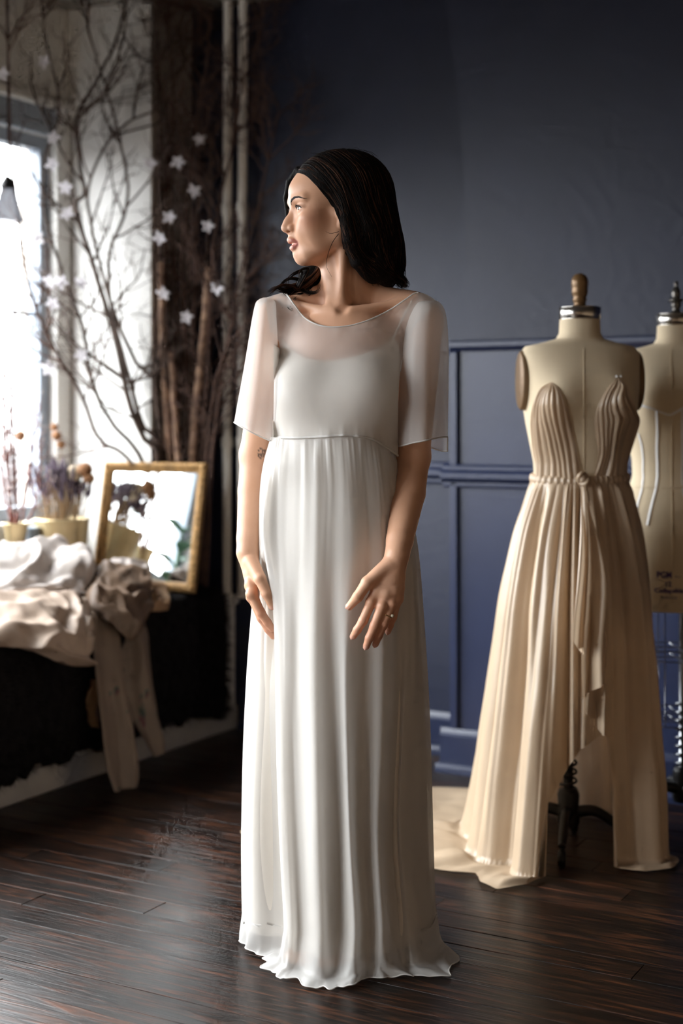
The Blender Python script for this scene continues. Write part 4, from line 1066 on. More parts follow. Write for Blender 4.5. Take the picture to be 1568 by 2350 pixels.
def skirt_grid(ncol, nrow, inset=0.0, zend=None, amp=1.0):
    cols = []
    for j, (p, d) in enumerate(SK):
        pts = [at(p[k], LV[k], d[k]) for k in range(len(LV))]
        if j < len(SK):                                    # waist follows the seam
            wy = np.interp(p[0], [w[0] for w in WAIST], [w[1] for w in WAIST]); pts[0] = at(p[0], wy, d[0])
            if 5 <= j <= 13:
                k_ = int(np.abs(FPX - p[0]).argmin()); pts[0] = FRONT[k_, 0] + [0, .002, -.001]
        base = pts[-1].copy(); hem = floor_pt(*FLOOR_HEM[j])
        lo = base * .95 + hem * .05; lo[2] = .07; g = base * .74 + hem * .26; g[2] = .022
        m1 = base * .36 + hem * .64; m1[2] = .008 + .006 * (j % 2); hem = hem.copy(); hem[2] = .004
        if zend is None: pts += [lo, g, m1, hem]
        else:
            e = base.copy(); e[2] = zend; pts += [e]
        cols.append(arc(np.array(pts), nrow))
    C_ = np.array(cols)                                    # columns x rows x 3
    ext = np.concatenate([C_[-3:], C_, C_[:4]])
    out = np.zeros((ncol, nrow, 3))
    for i in range(nrow):
        q = spline(ext[:, i], 200 * len(ext))
        a0 = 3 * 200 * len(ext) / (len(ext) - 1); a1 = (3 + len(SK)) * 200 * len(ext) / (len(ext) - 1)
        ii = np.linspace(a0, a1, ncol, endpoint=False).astype(int); out[:, i] = q[np.clip(ii, 0, len(q) - 1)]
    cen_ = out.mean(0, keepdims=True); rad = out - cen_; rad[..., 2] = 0; L = np.linalg.norm(rad, axis=-1, keepdims=True); rad /= L + 1e-9
    tt = np.linspace(0, 1, nrow)[None, :]; uu = np.linspace(0, 1, ncol, endpoint=False)[:, None] * 2 * math.pi
    gather = .0016 * noise1(uu * 22, 9) * np.exp(-(tt / .07) ** 2) * (1 - np.exp(-(tt / .006) ** 2)) + .0022 * noise1(uu * 11, 12) * np.exp(-(tt / .25) ** 2) * smoothstep(0, .05, tt)
    ripple = .0016 * noise2(uu * 9, tt * 5, 21) * smoothstep(.1, .5, tt) + .010 * noise1(uu * 8 + 1, 31) * smoothstep(.94, 1, tt)
    out += rad * ((gather + ripple) * amp)[..., None] - rad * inset
    if zend is None: out[..., 2] += smoothstep(.95, 1, tt) * .004 * (1 + noise1(uu * 7, 41)); out[..., 2] = np.maximum(out[..., 2], .0022)
    return out
FPX = FRONT[:, 0, 0] / FRONT[:, 0, 1] * F_PX + 784
SKG = skirt_grid(380, 200)
skirt = MB().grid(SKG, True, False).build('skirt', M_chiffon_skirt, dress)
MB().tube(np.vstack([SKG[:, -1], SKG[:1, -1]]), .0013, 5, cap=False).build('hem', M_hem, skirt)
MB().grid(skirt_grid(240, 110, inset=.012, zend=.045, amp=.4), True, False).build('lining', M_slip, dress)
# ================================================================== dress forms
M_linen = pbr('cream_form_linen', (214, 196, 166), rough=.85, var=.06, scale=5, bump=.12, bscale=500)
M_chrome = pbr('neck_band_chrome', (190, 186, 180), rough=.18, metal=1.0, var=.05)
M_iron = pbr('black_cast_iron', (22, 21, 21), rough=.45, metal=.4, var=.2, scale=20, bump=.1, bscale=80)
M_capw = pbr('dark_cap_plate', (26, 22, 20), rough=.35, var=.2)
M_brass = pbr('turned_brass_wood', (112, 84, 52), rough=.35, metal=.35, var=.25, scale=30)
M_pewter = pbr('pewter_finial', (96, 92, 88), rough=.3, metal=.8, var=.2, scale=30)
M_steel = pbr('steel_rod', (150, 152, 156), rough=.28, metal=1.0)
M_tape = cloth('white_style_tape', (236, 234, 232), trans=.1)
M_print = pbr('violet_print', (70, 50, 112), rough=.7, var=.05)
FZ = np.array([.60, .66, .74, .82, .88, .93, .975, 1.02, 1.07, 1.12, 1.17, 1.215, 1.25, 1.28, 1.305, 1.325, 1.335, 1.345, 1.36, 1.40, 1.43])
FW = np.array([.150, .160, .168, .165, .152, .134, .120, .122, .132, .142, .150, .154, .157, .160, .160, .146, .100, .062, .0535, .0515, .0525])
FF = np.array([.090, .100, .108, .108, .100, .090, .084, .086, .096, .110, .122, .122, .108, .090, .074, .060, .052, .050, .050, .050, .051])
FB = np.array([.112, .122, .128, .120, .104, .092, .084, .086, .094, .102, .108, .108, .106, .100, .092, .080, .066, .056, .052, .050, .051])
class Form:
    def __init__(s, cx, cy, yaw, dz=0.0, sc=1.0):
        s.c = np.array([cx, cy]); s.dz = dz; s.sc = sc
        s.fr = np.array([math.sin(yaw), -math.cos(yaw)]); s.e1 = np.array([math.cos(yaw), math.sin(yaw)])
    def sec(s, z):
        zz = (np.asarray(z, float) - s.dz)
        return [np.interp(zz, FZ, t) * s.sc for t in (FW, FF, FB)]
    def pt(s, th, z, off=0.0):
        """th: 0 = front, + to picture right"""
        th = np.asarray(th, float); z = np.asarray(z, float); w, f, b = s.sec(z)
        d = np.where(np.cos(th) > 0, f, b); n = 2.35
        rr = (np.abs(np.sin(th) / w) ** n + np.abs(np.cos(th) / d) ** n) ** (-1 / n) + off
        zz = np.asarray(z, float) - s.dz
        bust = .020 * np.exp(-((np.abs(th) - .62) / .30) ** 2 - ((zz - 1.185) / .055) ** 2); rr = rr + bust * s.sc
        x = rr * np.sin(th); y = rr * np.cos(th)
        sh = np.zeros_like(x)
        return np.stack([s.c[0] + x * s.e1[0] + y * s.fr[0], s.c[1] + x * s.e1[1] + y * s.fr[1], np.broadcast_to(z, x.shape)], -1)
    def theta(s, px, py):
        """front angle and height of the form's surface under a photograph ray"""
        best = None
        th = np.linspace(-1.5, 1.5, 1401)
        z = CAM_H - (py - HORIZON) / F_PX * s.c[1]
        for _ in range(4):
            P = s.pt(th, np.full(th.shape, z)); e = np.abs(P[:, 0] / P[:, 1] * F_PX + 784 - px); k = int(e.argmin()); z = CAM_H - (py - HORIZON) / F_PX * P[k, 1]
        return th[k], z
    def torso(s, name, parent, z0, z1, mat):
        zz = np.concatenate([np.linspace(z0, 1.24 + s.dz, 60), np.linspace(1.244 + s.dz, z1, 70)]); th = np.linspace(-math.pi, math.pi, 96, endpoint=False)
        G_ = s.pt(th[None, :], zz[:, None]); m = MB(); m.grid(G_[::-1], False, True)
        bot = G_[0]; c = bot.mean(0); m.add(np.vstack([bot, c[None]]), [(i, (i + 1) % 96, 96) for i in range(96)])
        return m.build(name, mat, parent)
def ribbon(form, pts, parent, name, w=.0035, off=.0012, mat=None):
    q = [form.theta(*p) for p in pts]; q = spline(q, 40); P = form.pt(q[:, 0], q[:, 1], off)
    n = P - np.array([form.c[0], form.c[1], 0]); n[:, 2] = 0; n /= np.linalg.norm(n, axis=1)[:, None]
    T = np.gradient(P, axis=0); T /= np.linalg.norm(T, axis=1)[:, None]; s_ = np.cross(T, n)
    G_ = np.stack([P - s_ * w, P + n * .0008, P + s_ * w], 1); return MB().grid(G_).build(name, mat or M_tape, parent)
def armplate(form, parent, sg):
    c = form.pt(np.array([sg * math.pi / 2]), np.array([1.235 + form.dz]))[0]
    ax = np.array([form.e1[0] * sg, form.e1[1] * sg, 0]); fw = np.array([form.fr[0], form.fr[1], 0])
    a = np.linspace(0, 2 * math.pi, 40, endpoint=False); rows = []
    for q, k in ((-.03, 1.0), (.004, 1.0), (.008, .93), (.008, .0)):
        rows.append([c + ax * q + fw * (.046 * k * math.cos(t)) + EZ * (.078 * k * math.sin(t) + .0) for t in a])
    return MB().grid(np.array(rows), False, True).build('arm_plate', M_armp, parent)
M_armp = pbr('arm_plate_metal', (116, 90, 62), rough=.5, metal=.3, var=.15)
def stand(root, x, y, z_top, cage, a0=40, sc=1.0):
    MB().tube([(x, y, .06), (x, y, .5), (x, y, z_top)], .0125, 16).build('pole', M_steel if cage else M_iron, root)
    t = np.linspace(0, 1, 170); P = np.stack([x + .021 * np.cos(t * 2 * math.pi * 8), y + .021 * np.sin(t * 2 * math.pi * 8), .158 + t * .19], 1)
    MB().tube(P, .0034, 6).build('spring', M_steel if cage else M_iron, root)
    MB().lathe((x, y, 0), [(.0001, .062), (.026, .062), (.030, .075), (.027, .11), (.029, .145), (.024, .158), (.015, .160)], 24).build('hub', M_iron, root)
    for k in range(4):
        a = math.radians(a0 + 90 * k); dx, dy = math.cos(a), math.sin(a); qx, qy = dx * sc, dy * sc
        pts = spline([(x + dx * .02, y + dy * .02, .10), (x + qx * .09, y + qy * .09, .105), (x + qx * .16, y + qy * .16, .075), (x + qx * .205, y + qy * .205, .052)], 14)
        leg = MB().tube(pts, np.linspace(.016, .010, 14), 10).build('leg', M_iron, root)
        cx, cy = x + qx * .208, y + qy * .208
        cw = MB(); V, Fc = lathe_vf((0, 0, 0), [(.0001, -.009), (.020, -.009), (.022, -.004), (.022, .004), (.020, .009), (.0001, .009)], 18)
        cw.add(np.stack([V[:, 0] * dx - V[:, 2] * dy + cx, V[:, 0] * dy + V[:, 2] * dx + cy, V[:, 1] + .0225], 1), Fc)
        cw.tube([(cx, cy, .044), (cx, cy, .056)], .007, 8); cw.build('caster', M_iron, leg)
def form_top(root, fm, z0, prof, mat):
    x, y = fm.c
    MB().lathe((x, y, 0), [(.0535, z0 - .002), (.0555, z0), (.0555, z0 + .028), (.053, z0 + .030)], 40).build('neck_band', M_chrome, root)
    MB().lathe((x, y, 0), [(.0001, z0 + .031), (.0525, z0 + .031), (.0525, z0 + .026)][::-1], 40).build('neck_cap', M_capw, root)
    MB().lathe((x, y, z0 + .030), prof, 28).build('finial', mat, root)

# ---- the form in the champagne gown
f1x = (1331 - 784) / F_PX * 3.75
fm1 = Form(f1x, 3.75, math.radians(7))
form1 = empty('dress_form', (f1x, 3.75, 0), 'cream linen dress form with round wooden finial, wearing the champagne gown', 'dress form', 'dress forms')
tr = fm1.torso('torso', form1, .60, 1.398, M_linen)
form_top(form1, fm1, 1.398, [(.018, 0), (.0165, .006), (.0150, .012), (.0185, .017), (.0185, .022), (.0165, .026), (.0205, .034), (.0215, .044), (.0205, .050), (.0215, .055), (.0225, .066), (.0205, .077), (.0150, .085), (.008, .089), (.0001, .090)], M_brass)
armplate(fm1, form1, -1); armplate(fm1, form1, 1)
stand(form1, f1x - .03, 3.75, .62, False, 75, .78)
def seam(fm, px0, parent, y0, y1):
    q = [fm.theta(px0 + (y - y0) * .004, y) for y in np.linspace(y0, y1, 12)]; q = spline(q, 60); P = fm.pt(q[:, 0], q[:, 1], .0004)
    return MB().tube(P, .0011, 5).build('centre_seam', M_linen, parent)
seam(fm1, 1340, form1, 800, 1080)
# ---- the bare form behind it
f2x = (1552 - 784) / F_PX * 3.99
fm2 = Form(f2x, 3.99, math.radians(-6), dz=.0)
form2 = empty('dress_form', (f2x, 3.99, 0), 'bare cream dress form with white style tapes and violet print at the hip', 'dress form', 'dress forms')
fm2.torso('torso', form2, .602, 1.398, M_linen)
form_top(form2, fm2, 1.398, [(.016, 0), (.014, .006), (.010, .012), (.012, .020), (.015, .026), (.012, .032), (.020, .036), (.020, .041), (.010, .046), (.013, .054), (.012, .064), (.008, .074), (.004, .080), (.007, .085), (.006, .091), (.0001, .094)], M_pewter)
armplate(fm2, form2, -1); armplate(fm2, form2, 1)
stand(form2, f2x + .02, 3.99, .61, True, 15, .72)
seam(fm2, 1541, form2, 800, 1390)
for p in ([(1452, 936), (1470, 931), (1492, 936), (1515, 945), (1536, 952), (1552, 946), (1575, 934), (1610, 936)],
          [(1507, 941), (1509, 980), (1508, 1040), (1507, 1112), (1498, 1150), (1486, 1205)],
          [(1566, 940), (1566, 990), (1567, 1060), (1567, 1115), (1576, 1160), (1584, 1205)],
          [(1466, 995), (1474, 1030), (1476, 1080), (1474, 1118), (1466, 1150), (1460, 1185)]):
    ribbon(fm2, p, form2, 'style_tape')
ribbon(fm2, [(1440, 1116), (1480, 1118), (1530, 1119), (1570, 1118), (1620, 1116)], form2, 'waist_tape', w=.004, mat=M_linen)
def print_on(fm, text, px, py, size, parent, bold=0.0, sx=1.0):
    """lettering printed on the cloth, wrapped round the form"""
    cu = bpy.data.curves.new('print_text', 'FONT'); cu.body = text; cu.size = size; cu.align_x = 'CENTER'; cu.offset = bold; cu.resolution_u = 3
    ob = bpy.data.objects.new('print_text', cu); COL.objects.link(ob)
    dg = bpy.context.evaluated_depsgraph_get(); me = bpy.data.meshes.new_from_object(ob.evaluated_get(dg))
    bpy.data.objects.remove(ob, do_unlink=True)
    bm = bmesh.new(); bm.from_mesh(me); bmesh.ops.triangulate(bm, faces=list(bm.faces))
    bmesh.ops.subdivide_edges(bm, edges=[e for e in bm.edges if e.calc_length() > .008], cuts=2)
    bm.verts.index_update(); V = np.array([v.co for v in bm.verts]); Fc = [tuple(v.index for v in f.verts) for f in bm.faces]; bm.free(); bpy.data.meshes.remove(me)
    th0, z0 = fm.theta(px, py); P0 = fm.pt(np.array([th0]), np.array([z0]))[0]; rad = math.hypot(P0[0] - fm.c[0], P0[1] - fm.c[1])
    th = th0 + V[:, 0] * sx / (rad * 1.15); z = z0 + V[:, 1]
    W = fm.pt(th, z, .0010)
    o = mesh('printed_lettering', W, Fc, M_print, parent, smooth=False); return o
print_on(fm2, 'PGM', 1526, 1326, .0240, form2, bold=.0009, sx=.92)
print_on(fm2, 'Pro', 1556, 1326, .0085, form2, bold=.0001, sx=1.3)
print_on(fm2, '12', 1534, 1346, .0190, form2, bold=.0006, sx=1.1)
print_on(fm2, 'Collapsible', 1538, 1360, .0165, form2, bold=.0006, sx=1.15)
print_on(fm2, 'Industry', 1537, 1374, .0115, form2, bold=.0001, sx=1.2)
# wire skirt cage below the bare form
cg = MB()
for z in (.494, .466, .312, .286):
    a = np.linspace(0, 2 * math.pi, 49); cg.tube(np.stack([f2x + .105 * np.cos(a), 3.99 + .09 * np.sin(a), np.full(49, z)], 1), .0018, 5, cap=False)
    for t in (0, math.pi / 2):
        cg.tube([(f2x - .105 * math.cos(t), 3.99 - .09 * math.sin(t), z), (f2x + .105 * math.cos(t), 3.99 + .09 * math.sin(t), z)], .0018, 5)
for t in np.linspace(0, 2 * math.pi, 8, endpoint=False) + .3:
    cg.tube([(f2x + .105 * math.cos(t), 3.99 + .09 * math.sin(t), .286), (f2x + .105 * math.cos(t), 3.99 + .09 * math.sin(t), .61)], .0018, 5)
cg.build('skirt_cage', M_steel, form2)
# small wire bar on the first stand, seen through the open hem
x0, y0 = f1x - .03, 3.75
cb = MB(); a = np.linspace(0, 2 * math.pi, 41); cb.tube(np.stack([x0 + .05 * np.cos(a), y0 + .05 * np.sin(a), np.full(41, .362)], 1), .0022, 5, cap=False); cb.tube([(x0 - .05, y0, .362), (x0 + .05, y0, .362)], .0022, 5)
cb.build('hem_marker_ring', M_iron, form1)

# ================================================================== champagne gown on the first form
M_silk = cloth('champagne_silk', (206, 182, 154), trans=.30, var=.04, gloss=.07, rough=.38, weave=700)
gown = empty('champagne_gown', (f1x, 3.75, 0), 'champagne silk gown with gathered bust and high-low train, draped on the front dress form', 'gown')
gown_form = fm1
def cup(left, right, seed, name):
    """gathered bodice half: left/right edges as photograph polylines from the peak down to the waist"""
    L = arc(left, 70); Rr = arc(right, 70); nu, nv = 130, 70; G_ = np.zeros((nu, nv, 3))
    AB = np.array([fm1.theta(*L[j]) + fm1.theta(*Rr[j]) for j in range(nv)])
    for _ in range(20): AB[1:-1] = (AB[:-2] + 2 * AB[1:-1] + AB[2:]) / 4
    for j in range(nv):
        a, za, b, zb = AB[j]; u = np.linspace(0, 1, nu); t = j / (nv - 1)
        ph = u * 7.5 + 1.3 * noise2(u * 2.4, np.full(nu, t * 1.6), int(seed)) * smoothstep(0, .25, t)
        fa_ = .75 + .5 * noise2(np.floor(ph), np.full(nu, t * 2.0), int(seed) + 3)
        ridge = np.abs(np.sin(ph * math.pi)) ** .8 * .0068 * fa_ + .004 * noise2(u * 4, np.full(nu, t * 3), int(seed) + 1)
        edge = np.minimum(1, np.minimum(u, 1 - u) / .06)
        puff = .010 * np.sin(math.pi * np.clip(t * 1.3, 0, 1)) * np.sin(math.pi * u)
        G_[:, j] = fm1.pt(a + (b - a) * u, za + (zb - za) * u, .003 + ridge * edge * smoothstep(0, .12, t) + puff)
    return MB().grid(G_).build(name, M_silk, gown)
cup([(1266, 877), (1243, 890), (1228, 920), (1221, 960), (1222, 1010), (1226, 1060), (1224, 1102)], [(1268, 877), (1285, 890), (1303, 930), (1314, 980), (1322, 1020), (1330, 1060), (1338, 1096)], 3, 'bust_cup')
cup([(1416, 866), (1396, 885), (1376, 920), (1364, 960), (1368, 1010), (1372, 1050), (1362, 1092)], [(1419, 866), (1436, 885), (1448, 920), (1455, 950), (1456, 1000), (1454, 1050), (1452, 1094)], 8, 'bust_cup')
for dx in (-6, 3):
    th, z = fm1.theta(1417 + dx, 864); MB().ball(fm1.pt(np.array([th]), np.array([z]), .008)[0], .0035, 10, 8).build('pearl_pin', M_tape, gown)
# waistband with gathers and a small knot
a = np.linspace(-math.pi, math.pi, 240, endpoint=False); rows = []
for k, (z, o_) in enumerate(((.992, .004), (.988, .009), (.980, .011), (.972, .009), (.968, .004))):
    rows.append(fm1.pt(a, np.full(240, z) - .006 * np.cos(a + .4), o_ + .0022 * np.sin(a * 44)))
MB().grid(np.array(rows), False, True).build('waistband', M_silk, gown)
kth, kz = fm1.theta(1337, 1098); kp = fm1.pt(np.array([kth]), np.array([kz]), .016)[0]
kn = MB(); t_ = np.linspace(0, 2 * math.pi, 40); kn.tube(np.stack([kp[0] + .012 * np.cos(t_) , kp[1] + .006 * np.sin(2 * t_), kp[2] + .014 * np.sin(t_)], 1), .0055, 8, cap=False)
kn.ball(kp, (.011, .010, .012)); kn.build('knot', M_silk, gown)
# skirt: gathered at the waist, open and short in front, long at the sides, train on the floor
TH = np.array([-180, -150, -125, -105, -88, -72, -60, -52, -44, -37, -34, -27, -16, 0, 8, 12, 15, 24, 40, 55, 75, 88, 100, 125, 150, 180.])
RG = np.array([.33, .34, .32, .30, .275, .27, .275, .29, .30, .29, .26, .225, .21, .205, .205, .205, .20, .20, .205, .21, .215, .215, .215, .22, .27, .33])   # radius at the ground
HZ = np.array([0, 0, 0, 0, 0, 0, 0, 0, 0, .0, .18, .25, .31, .345, .33, .20, .0, 0, 0, .0, .0, .10, .28, .12, .02, 0])                             # hem height
EX = np.array([.20, .40, .60, .62, .46, .16, .10, .12, .12, .06, 0, 0, 0, 0, 0, 0, .02, .05, .06, .04, .0, .0, .0, .0, .04, .20])                # length lying on the floor
ncol, nrow = 620, 150
thd = np.linspace(-180, 180, ncol, endpoint=False); th = np.radians(thd)
rg = np.interp(thd, TH, RG); hz = np.interp(thd, TH, HZ); ex = np.interp(thd, TH, EX)
ph = np.cumsum(1 + .9 * noise1(thd / 23, 50)) / ncol * 2 * math.pi * 21; fa = .85 + .5 * noise1(thd / 15, 53)
fold_hi = 1.6 * np.abs(np.sin(.5 * (ph + .5 * np.sin(ph * .37)))) ** .8 - .8; fold_lo = 1.5 * np.abs(np.sin(ph * .24 + .5 + .3 * np.sin(ph * .13))) ** .85 - .75; fold_x = np.abs(np.sin(ph * .9 + 2 * noise1(thd / 9, 57))) - .5
bellk = np.interp(thd, [-180, -100, -20, 30, 70, 120, 180], [.05, .050, .055, .050, .036, .045, .05]); fkk = np.interp(thd, [-180, -110, -70, 30, 58, 78, 120, 180], [1, .7, 1, 1.1, 1.0, .5, .7, 1])
GS = np.zeros((ncol, nrow, 3)); WZ = .974
for i in range(ncol):
    w0 = fm1.pt(np.array([th[i]]), np.array([WZ]), .008)[0]; r0 = math.hypot(w0[0] - fm1.c[0], w0[1] - fm1.c[1])
    L_wall = WZ - max(hz[i], .012); tot = L_wall + ex[i]
    s_ = np.linspace(0, tot, nrow)
    down = np.minimum(s_, L_wall) / max(WZ - .012, 1e-6); z = WZ - np.minimum(s_, L_wall)
    bell = 1 - (1 - np.clip(down / .38, 0, 1)) ** 2
    r = r0 + bellk[i] * bell + (rg[i] - r0 - bellk[i]) * down ** 1.3
    fl = np.maximum(s_ - L_wall, 0); r = r + fl
    # soft turn where it meets the floor
    turn = smoothstep(L_wall - .05, L_wall + .02, s_) if ex[i] > .01 else 0 * s_
    ampl = (.0055 + .0135 * smoothstep(0, .15, down)) * (1 - .45 * smoothstep(.35, 1, down)); ampl2 = .034 * smoothstep(.12, .8, down)
    f_ = (ampl * fa[i] * fold_hi[i] + ampl2 * fold_lo[i] + .006 * fold_x[i] * (1 - .6 * down)) * fkk[i] + .004 * noise2(np.full(nrow, thd[i] / 5), down * 6, 61)
    r = r + f_ * (1 - .7 * smoothstep(0, .06, fl)) * smoothstep(0, .03, s_)
    z = np.where(fl > 0, .006 + .010 * (1 + noise2(np.full(nrow, thd[i] / 7), fl * 14, 62)) * smoothstep(0, .05, fl) * (1 - .8 * smoothstep(ex[i] * .7, ex[i] + 1e-6, fl)), z) + .012 * turn * (fl <= 0)
    z = np.maximum(z, .004)
    dirx, diry = math.sin(th[i]), math.cos(th[i])
    GS[i] = np.stack([fm1.c[0] + r * (dirx * fm1.e1[0] + diry * fm1.fr[0]), fm1.c[1] + r * (dirx * fm1.e1[1] + diry * fm1.fr[1]), z], 1)
gskirt = MB().grid(GS[:, ::-1], True, False).build('gown_skirt', M_silk, gown)
# waterfall ruffles hanging from the knot down the opening
def ruffle(path, width, seed, name='ruffle'):
    """path: (px, py, depth) down the inner edge; the cloth zigzags sideways and ends in a slanted point"""
    P = arc([at(*p) for p in path], 70); nu = 26; G_ = np.zeros((70, nu, 3)); t = np.linspace(0, 1, 70)
    for j in range(nu):
        u = j / (nu - 1)
        wd = width * (.10 + .9 * smoothstep(0, .55, t)) * (1 - .0 * t)
        x = u * wd; y = -.018 * np.sin(u * 5.2 + seed + t * .8) * smoothstep(0, .4, t) - .010 * (1 - u)
        G_[:, j] = P + np.stack([x, y, -(.10 * (u - .35) * width / .08) * smoothstep(.55, 1, t) * (1 if seed < 2 else -.6)], 1)
    return MB().grid(G_).build(name, M_silk, gown)
ruffle([(1333, 1112, 3.60), (1330, 1200, 3.56), (1322, 1330, 3.53), (1314, 1420, 3.52), (1311, 1480, 3.52)], .030, .4)
ruffle([(1340, 1112, 3.60), (1345, 1230, 3.56), (1340, 1380, 3.535), (1334, 1500, 3.53), (1336, 1590, 3.53)], .055, 2.6)
ruffle([(1352, 1300, 3.57), (1348, 1450, 3.56), (1340, 1580, 3.555), (1338, 1650, 3.555)], .050, 1.4)
# ================================================================== things on the window seat
def rdir(a, b): return np.array([a * VD[0] + b * UD[0], a * VD[1] + b * UD[1], 0.0])
# ---- gilt mirror leaning back against the reveal
M_gilt = pbr('worn_gilt', (158, 122, 74), rough=.5, metal=.3, var=.35, scale=60, bump=.5, bscale=160)
def mirror_mat():
    m, nt, out = new_mat('mirror_glass'); g = nt.nodes.new('ShaderNodeBsdfGlossy'); g.inputs['Roughness'].default_value = .015; g.inputs['Color'].default_value = (.86, .88, .87, 1)
    nt.links.new(g.outputs[0], out.inputs[0]); return m
FUR_T = .040
mz = BEN_Z + FUR_T + .004
mp0 = np.array(R(-.165, -.375, mz)); mp1 = np.array(R(.262, -.345, mz))
mx_ = (mp1 - mp0); MWD = np.linalg.norm(mx_); mx_ = mx_ / MWD
lean = math.radians(11); mback = np.cross(np.array([0, 0, 1.0]), mx_); mback /= np.linalg.norm(mback)
if mback @ rdir(0, 1) < 0: mback = -mback
mup = EZ * math.cos(lean) + mback * math.sin(lean); mn = np.cross(mx_, mup); mn = -mn if mn @ rdir(0, -1) < 0 else mn
MHT = .455
mir = empty('gilt_mirror', (mp0 + mp1) / 2, 'mirror in a worn gilt frame leaning on the window seat', 'mirror')
def mpt(x, y, o): return mp0 + mx_ * x + mup * y + mn * o
fw = .036
prof = [(0, 0), (0, .016), (.004, .021), (.010, .023), (.016, .018), (.022, .020), (.028, .015), (.033, .012), (.036, .004), (.036, 0)]
cor = [(0, 0, 1, 1), (MWD, 0, -1, 1), (MWD, MHT, -1, -1), (0, MHT, 1, -1)]
for k in range(4):
    c0, c1 = cor[k], cor[(k + 1) % 4]
    G_ = np.array([[mpt(c[0] + c[2] * q, c[1] + c[3] * q, h) for q, h in prof] for c in (c0, c1)])
    side = MB().grid(G_).build('frame_side', M_gilt, mir, smooth=False)
    # carved beads and leaves along the moulding
    ln = math.hypot(c1[0] - c0[0], c1[1] - c0[1]); n = int(ln / .019); bd = MB()
    for i in range(n + 1):
        t = i / n; x = c0[0] + (c1[0] - c0[0]) * t; y = c0[1] + (c1[1] - c0[1]) * t
        ix, iy = (0, c0[3]) if k % 2 == 0 else (c0[2] if k == 3 else -1, 0)
        if k == 1: ix, iy = -1, 0
        if k == 2: ix, iy = 0, -1
        if k == 3: ix, iy = 1, 0
        bd.ball(mpt(np.clip(x + ix * .014, .012, MWD - .012), np.clip(y + iy * .014, .012, MHT - .012), .021), (.0075, .0075, .0075), 8, 6)
        bd.ball(mpt(np.clip(x + ix * .027, .026, MWD - .026), np.clip(y + iy * .027, .026, MHT - .026), .015), (.0045, .0045, .0045), 6, 5)
    bd.build('carved_beads', M_gilt, side)
MB().grid(np.array([[mpt(x, y, .003) for x in (fw - .003, MWD - fw + .003)] for y in (fw - .003, MHT - fw + .003)])).build('mirror_glass', mirror_mat(), mir, smooth=False)
MB().grid(np.array([[mpt(x, y, -.001) for x in (.002, MWD - .002)] for y in (.002, MHT - .002)])).build('backing', M_joint, mir, smooth=False)

# ---- low crate that lifts the pots (mostly behind the cloth)
M_crate = pbr('crate_wood', (120, 96, 72), rough=.8, var=.25, scale=12, stretch=(1, 8, 1))
CR_Z = .612
crate = empty('wooden_crate', R(-.21, -.62, BEN_Z), 'low wooden crate under the brass pots by the window', 'crate')
for k in range(4): MB().rbox(-.32 + k * .058, -.32 + k * .058 + .052, -.36, -.93, CR_Z - .012, CR_Z, bev=.002).build('slat', M_crate, crate, smooth=False)
for k in range(2): MB().rbox(-.32 + k * .214, -.306 + k * .214, -.36, -.93, BEN_Z + .001, CR_Z - .012).build('side_board', M_crate, crate, smooth=False)
for q in (-.36, -.916): MB().rbox(-.306, -.106, q, q - .014, BEN_Z + .001, CR_Z - .012).build('end_board', M_crate, crate, smooth=False)

M_brassp = pbr('brushed_brass', (198, 178, 138), rough=.36, metal=.6, var=.12, scale=14)
M_soil = pbr('dry_moss', (62, 50, 36), rough=.95, var=.3, scale=60)
def P_on(px, d, z): q = at(px, 965, d); return np.array([q[0], q[1], z])
# ---- brass pot with dried lavender and seed heads
pc = P_on(142, 5.005, CR_Z + .001)
pot = empty('brass_pot', pc, 'wide brass pot holding a dried lavender bunch beside the mirror', 'pot')
MB().lathe(pc, [(.0001, 0), (.066, 0), (.074, .006), (.086, .06), (.092, .11), (.0955, .158), (.098, .166), (.0995, .172), (.0965, .174), (.091, .168), (.088, .14), (.0001, .14)], 48).build('pot_body', M_brassp, pot)
MB().lathe(pc, [(.0001, .150), (.050, .152), (.088, .146)][::-1], 32).build('moss', M_soil, pot)
lr = np.random.default_rng(21)
M_lav = pbr('dried_lavender', (92, 80, 92), rough=.9, var=.35, scale=40); M_straw = pbr('dry_straw_stem', (134, 108, 76), rough=.9, var=.25, scale=40)
lav = MB(); stm = MB()
for k in range(120):
    a = lr.uniform(0, 6.28); r0 = lr.uniform(0, .07); r1 = r0 * 1.2 + lr.uniform(0, .045); h = lr.uniform(.13, .22) - r0 * .5
    p0 = pc + [r0 * math.cos(a), r0 * math.sin(a), .145]; p1 = pc + [r1 * math.cos(a), r1 * math.sin(a), .145 + h]
    m_ = (p0 + p1) / 2 + lr.normal(0, .006, 3); Q = spline([p0, m_, p1], 8); stm.tube(Q, .0011, 4)
    T = (p1 - m_) / np.linalg.norm(p1 - m_); L0 = lr.uniform(.035, .07)
    lav.tube([p1 - T * L0 * .4, p1, p1 + T * L0 * .3, p1 + T * L0 * .6], [.002, .006, .0055, .001], 6)
stm.build('lavender_stems', M_straw, pot, kind='stuff'); lav.build('lavender_heads', M_lav, pot, kind='stuff')
M_seed = pbr('cream_seed_head', (206, 190, 164), rough=.9, var=.2, scale=60, bump=.4, bscale=120); M_rust = pbr('rust_bloom', (150, 108, 74), rough=.9, var=.25, scale=60, bump=.4, bscale=120)
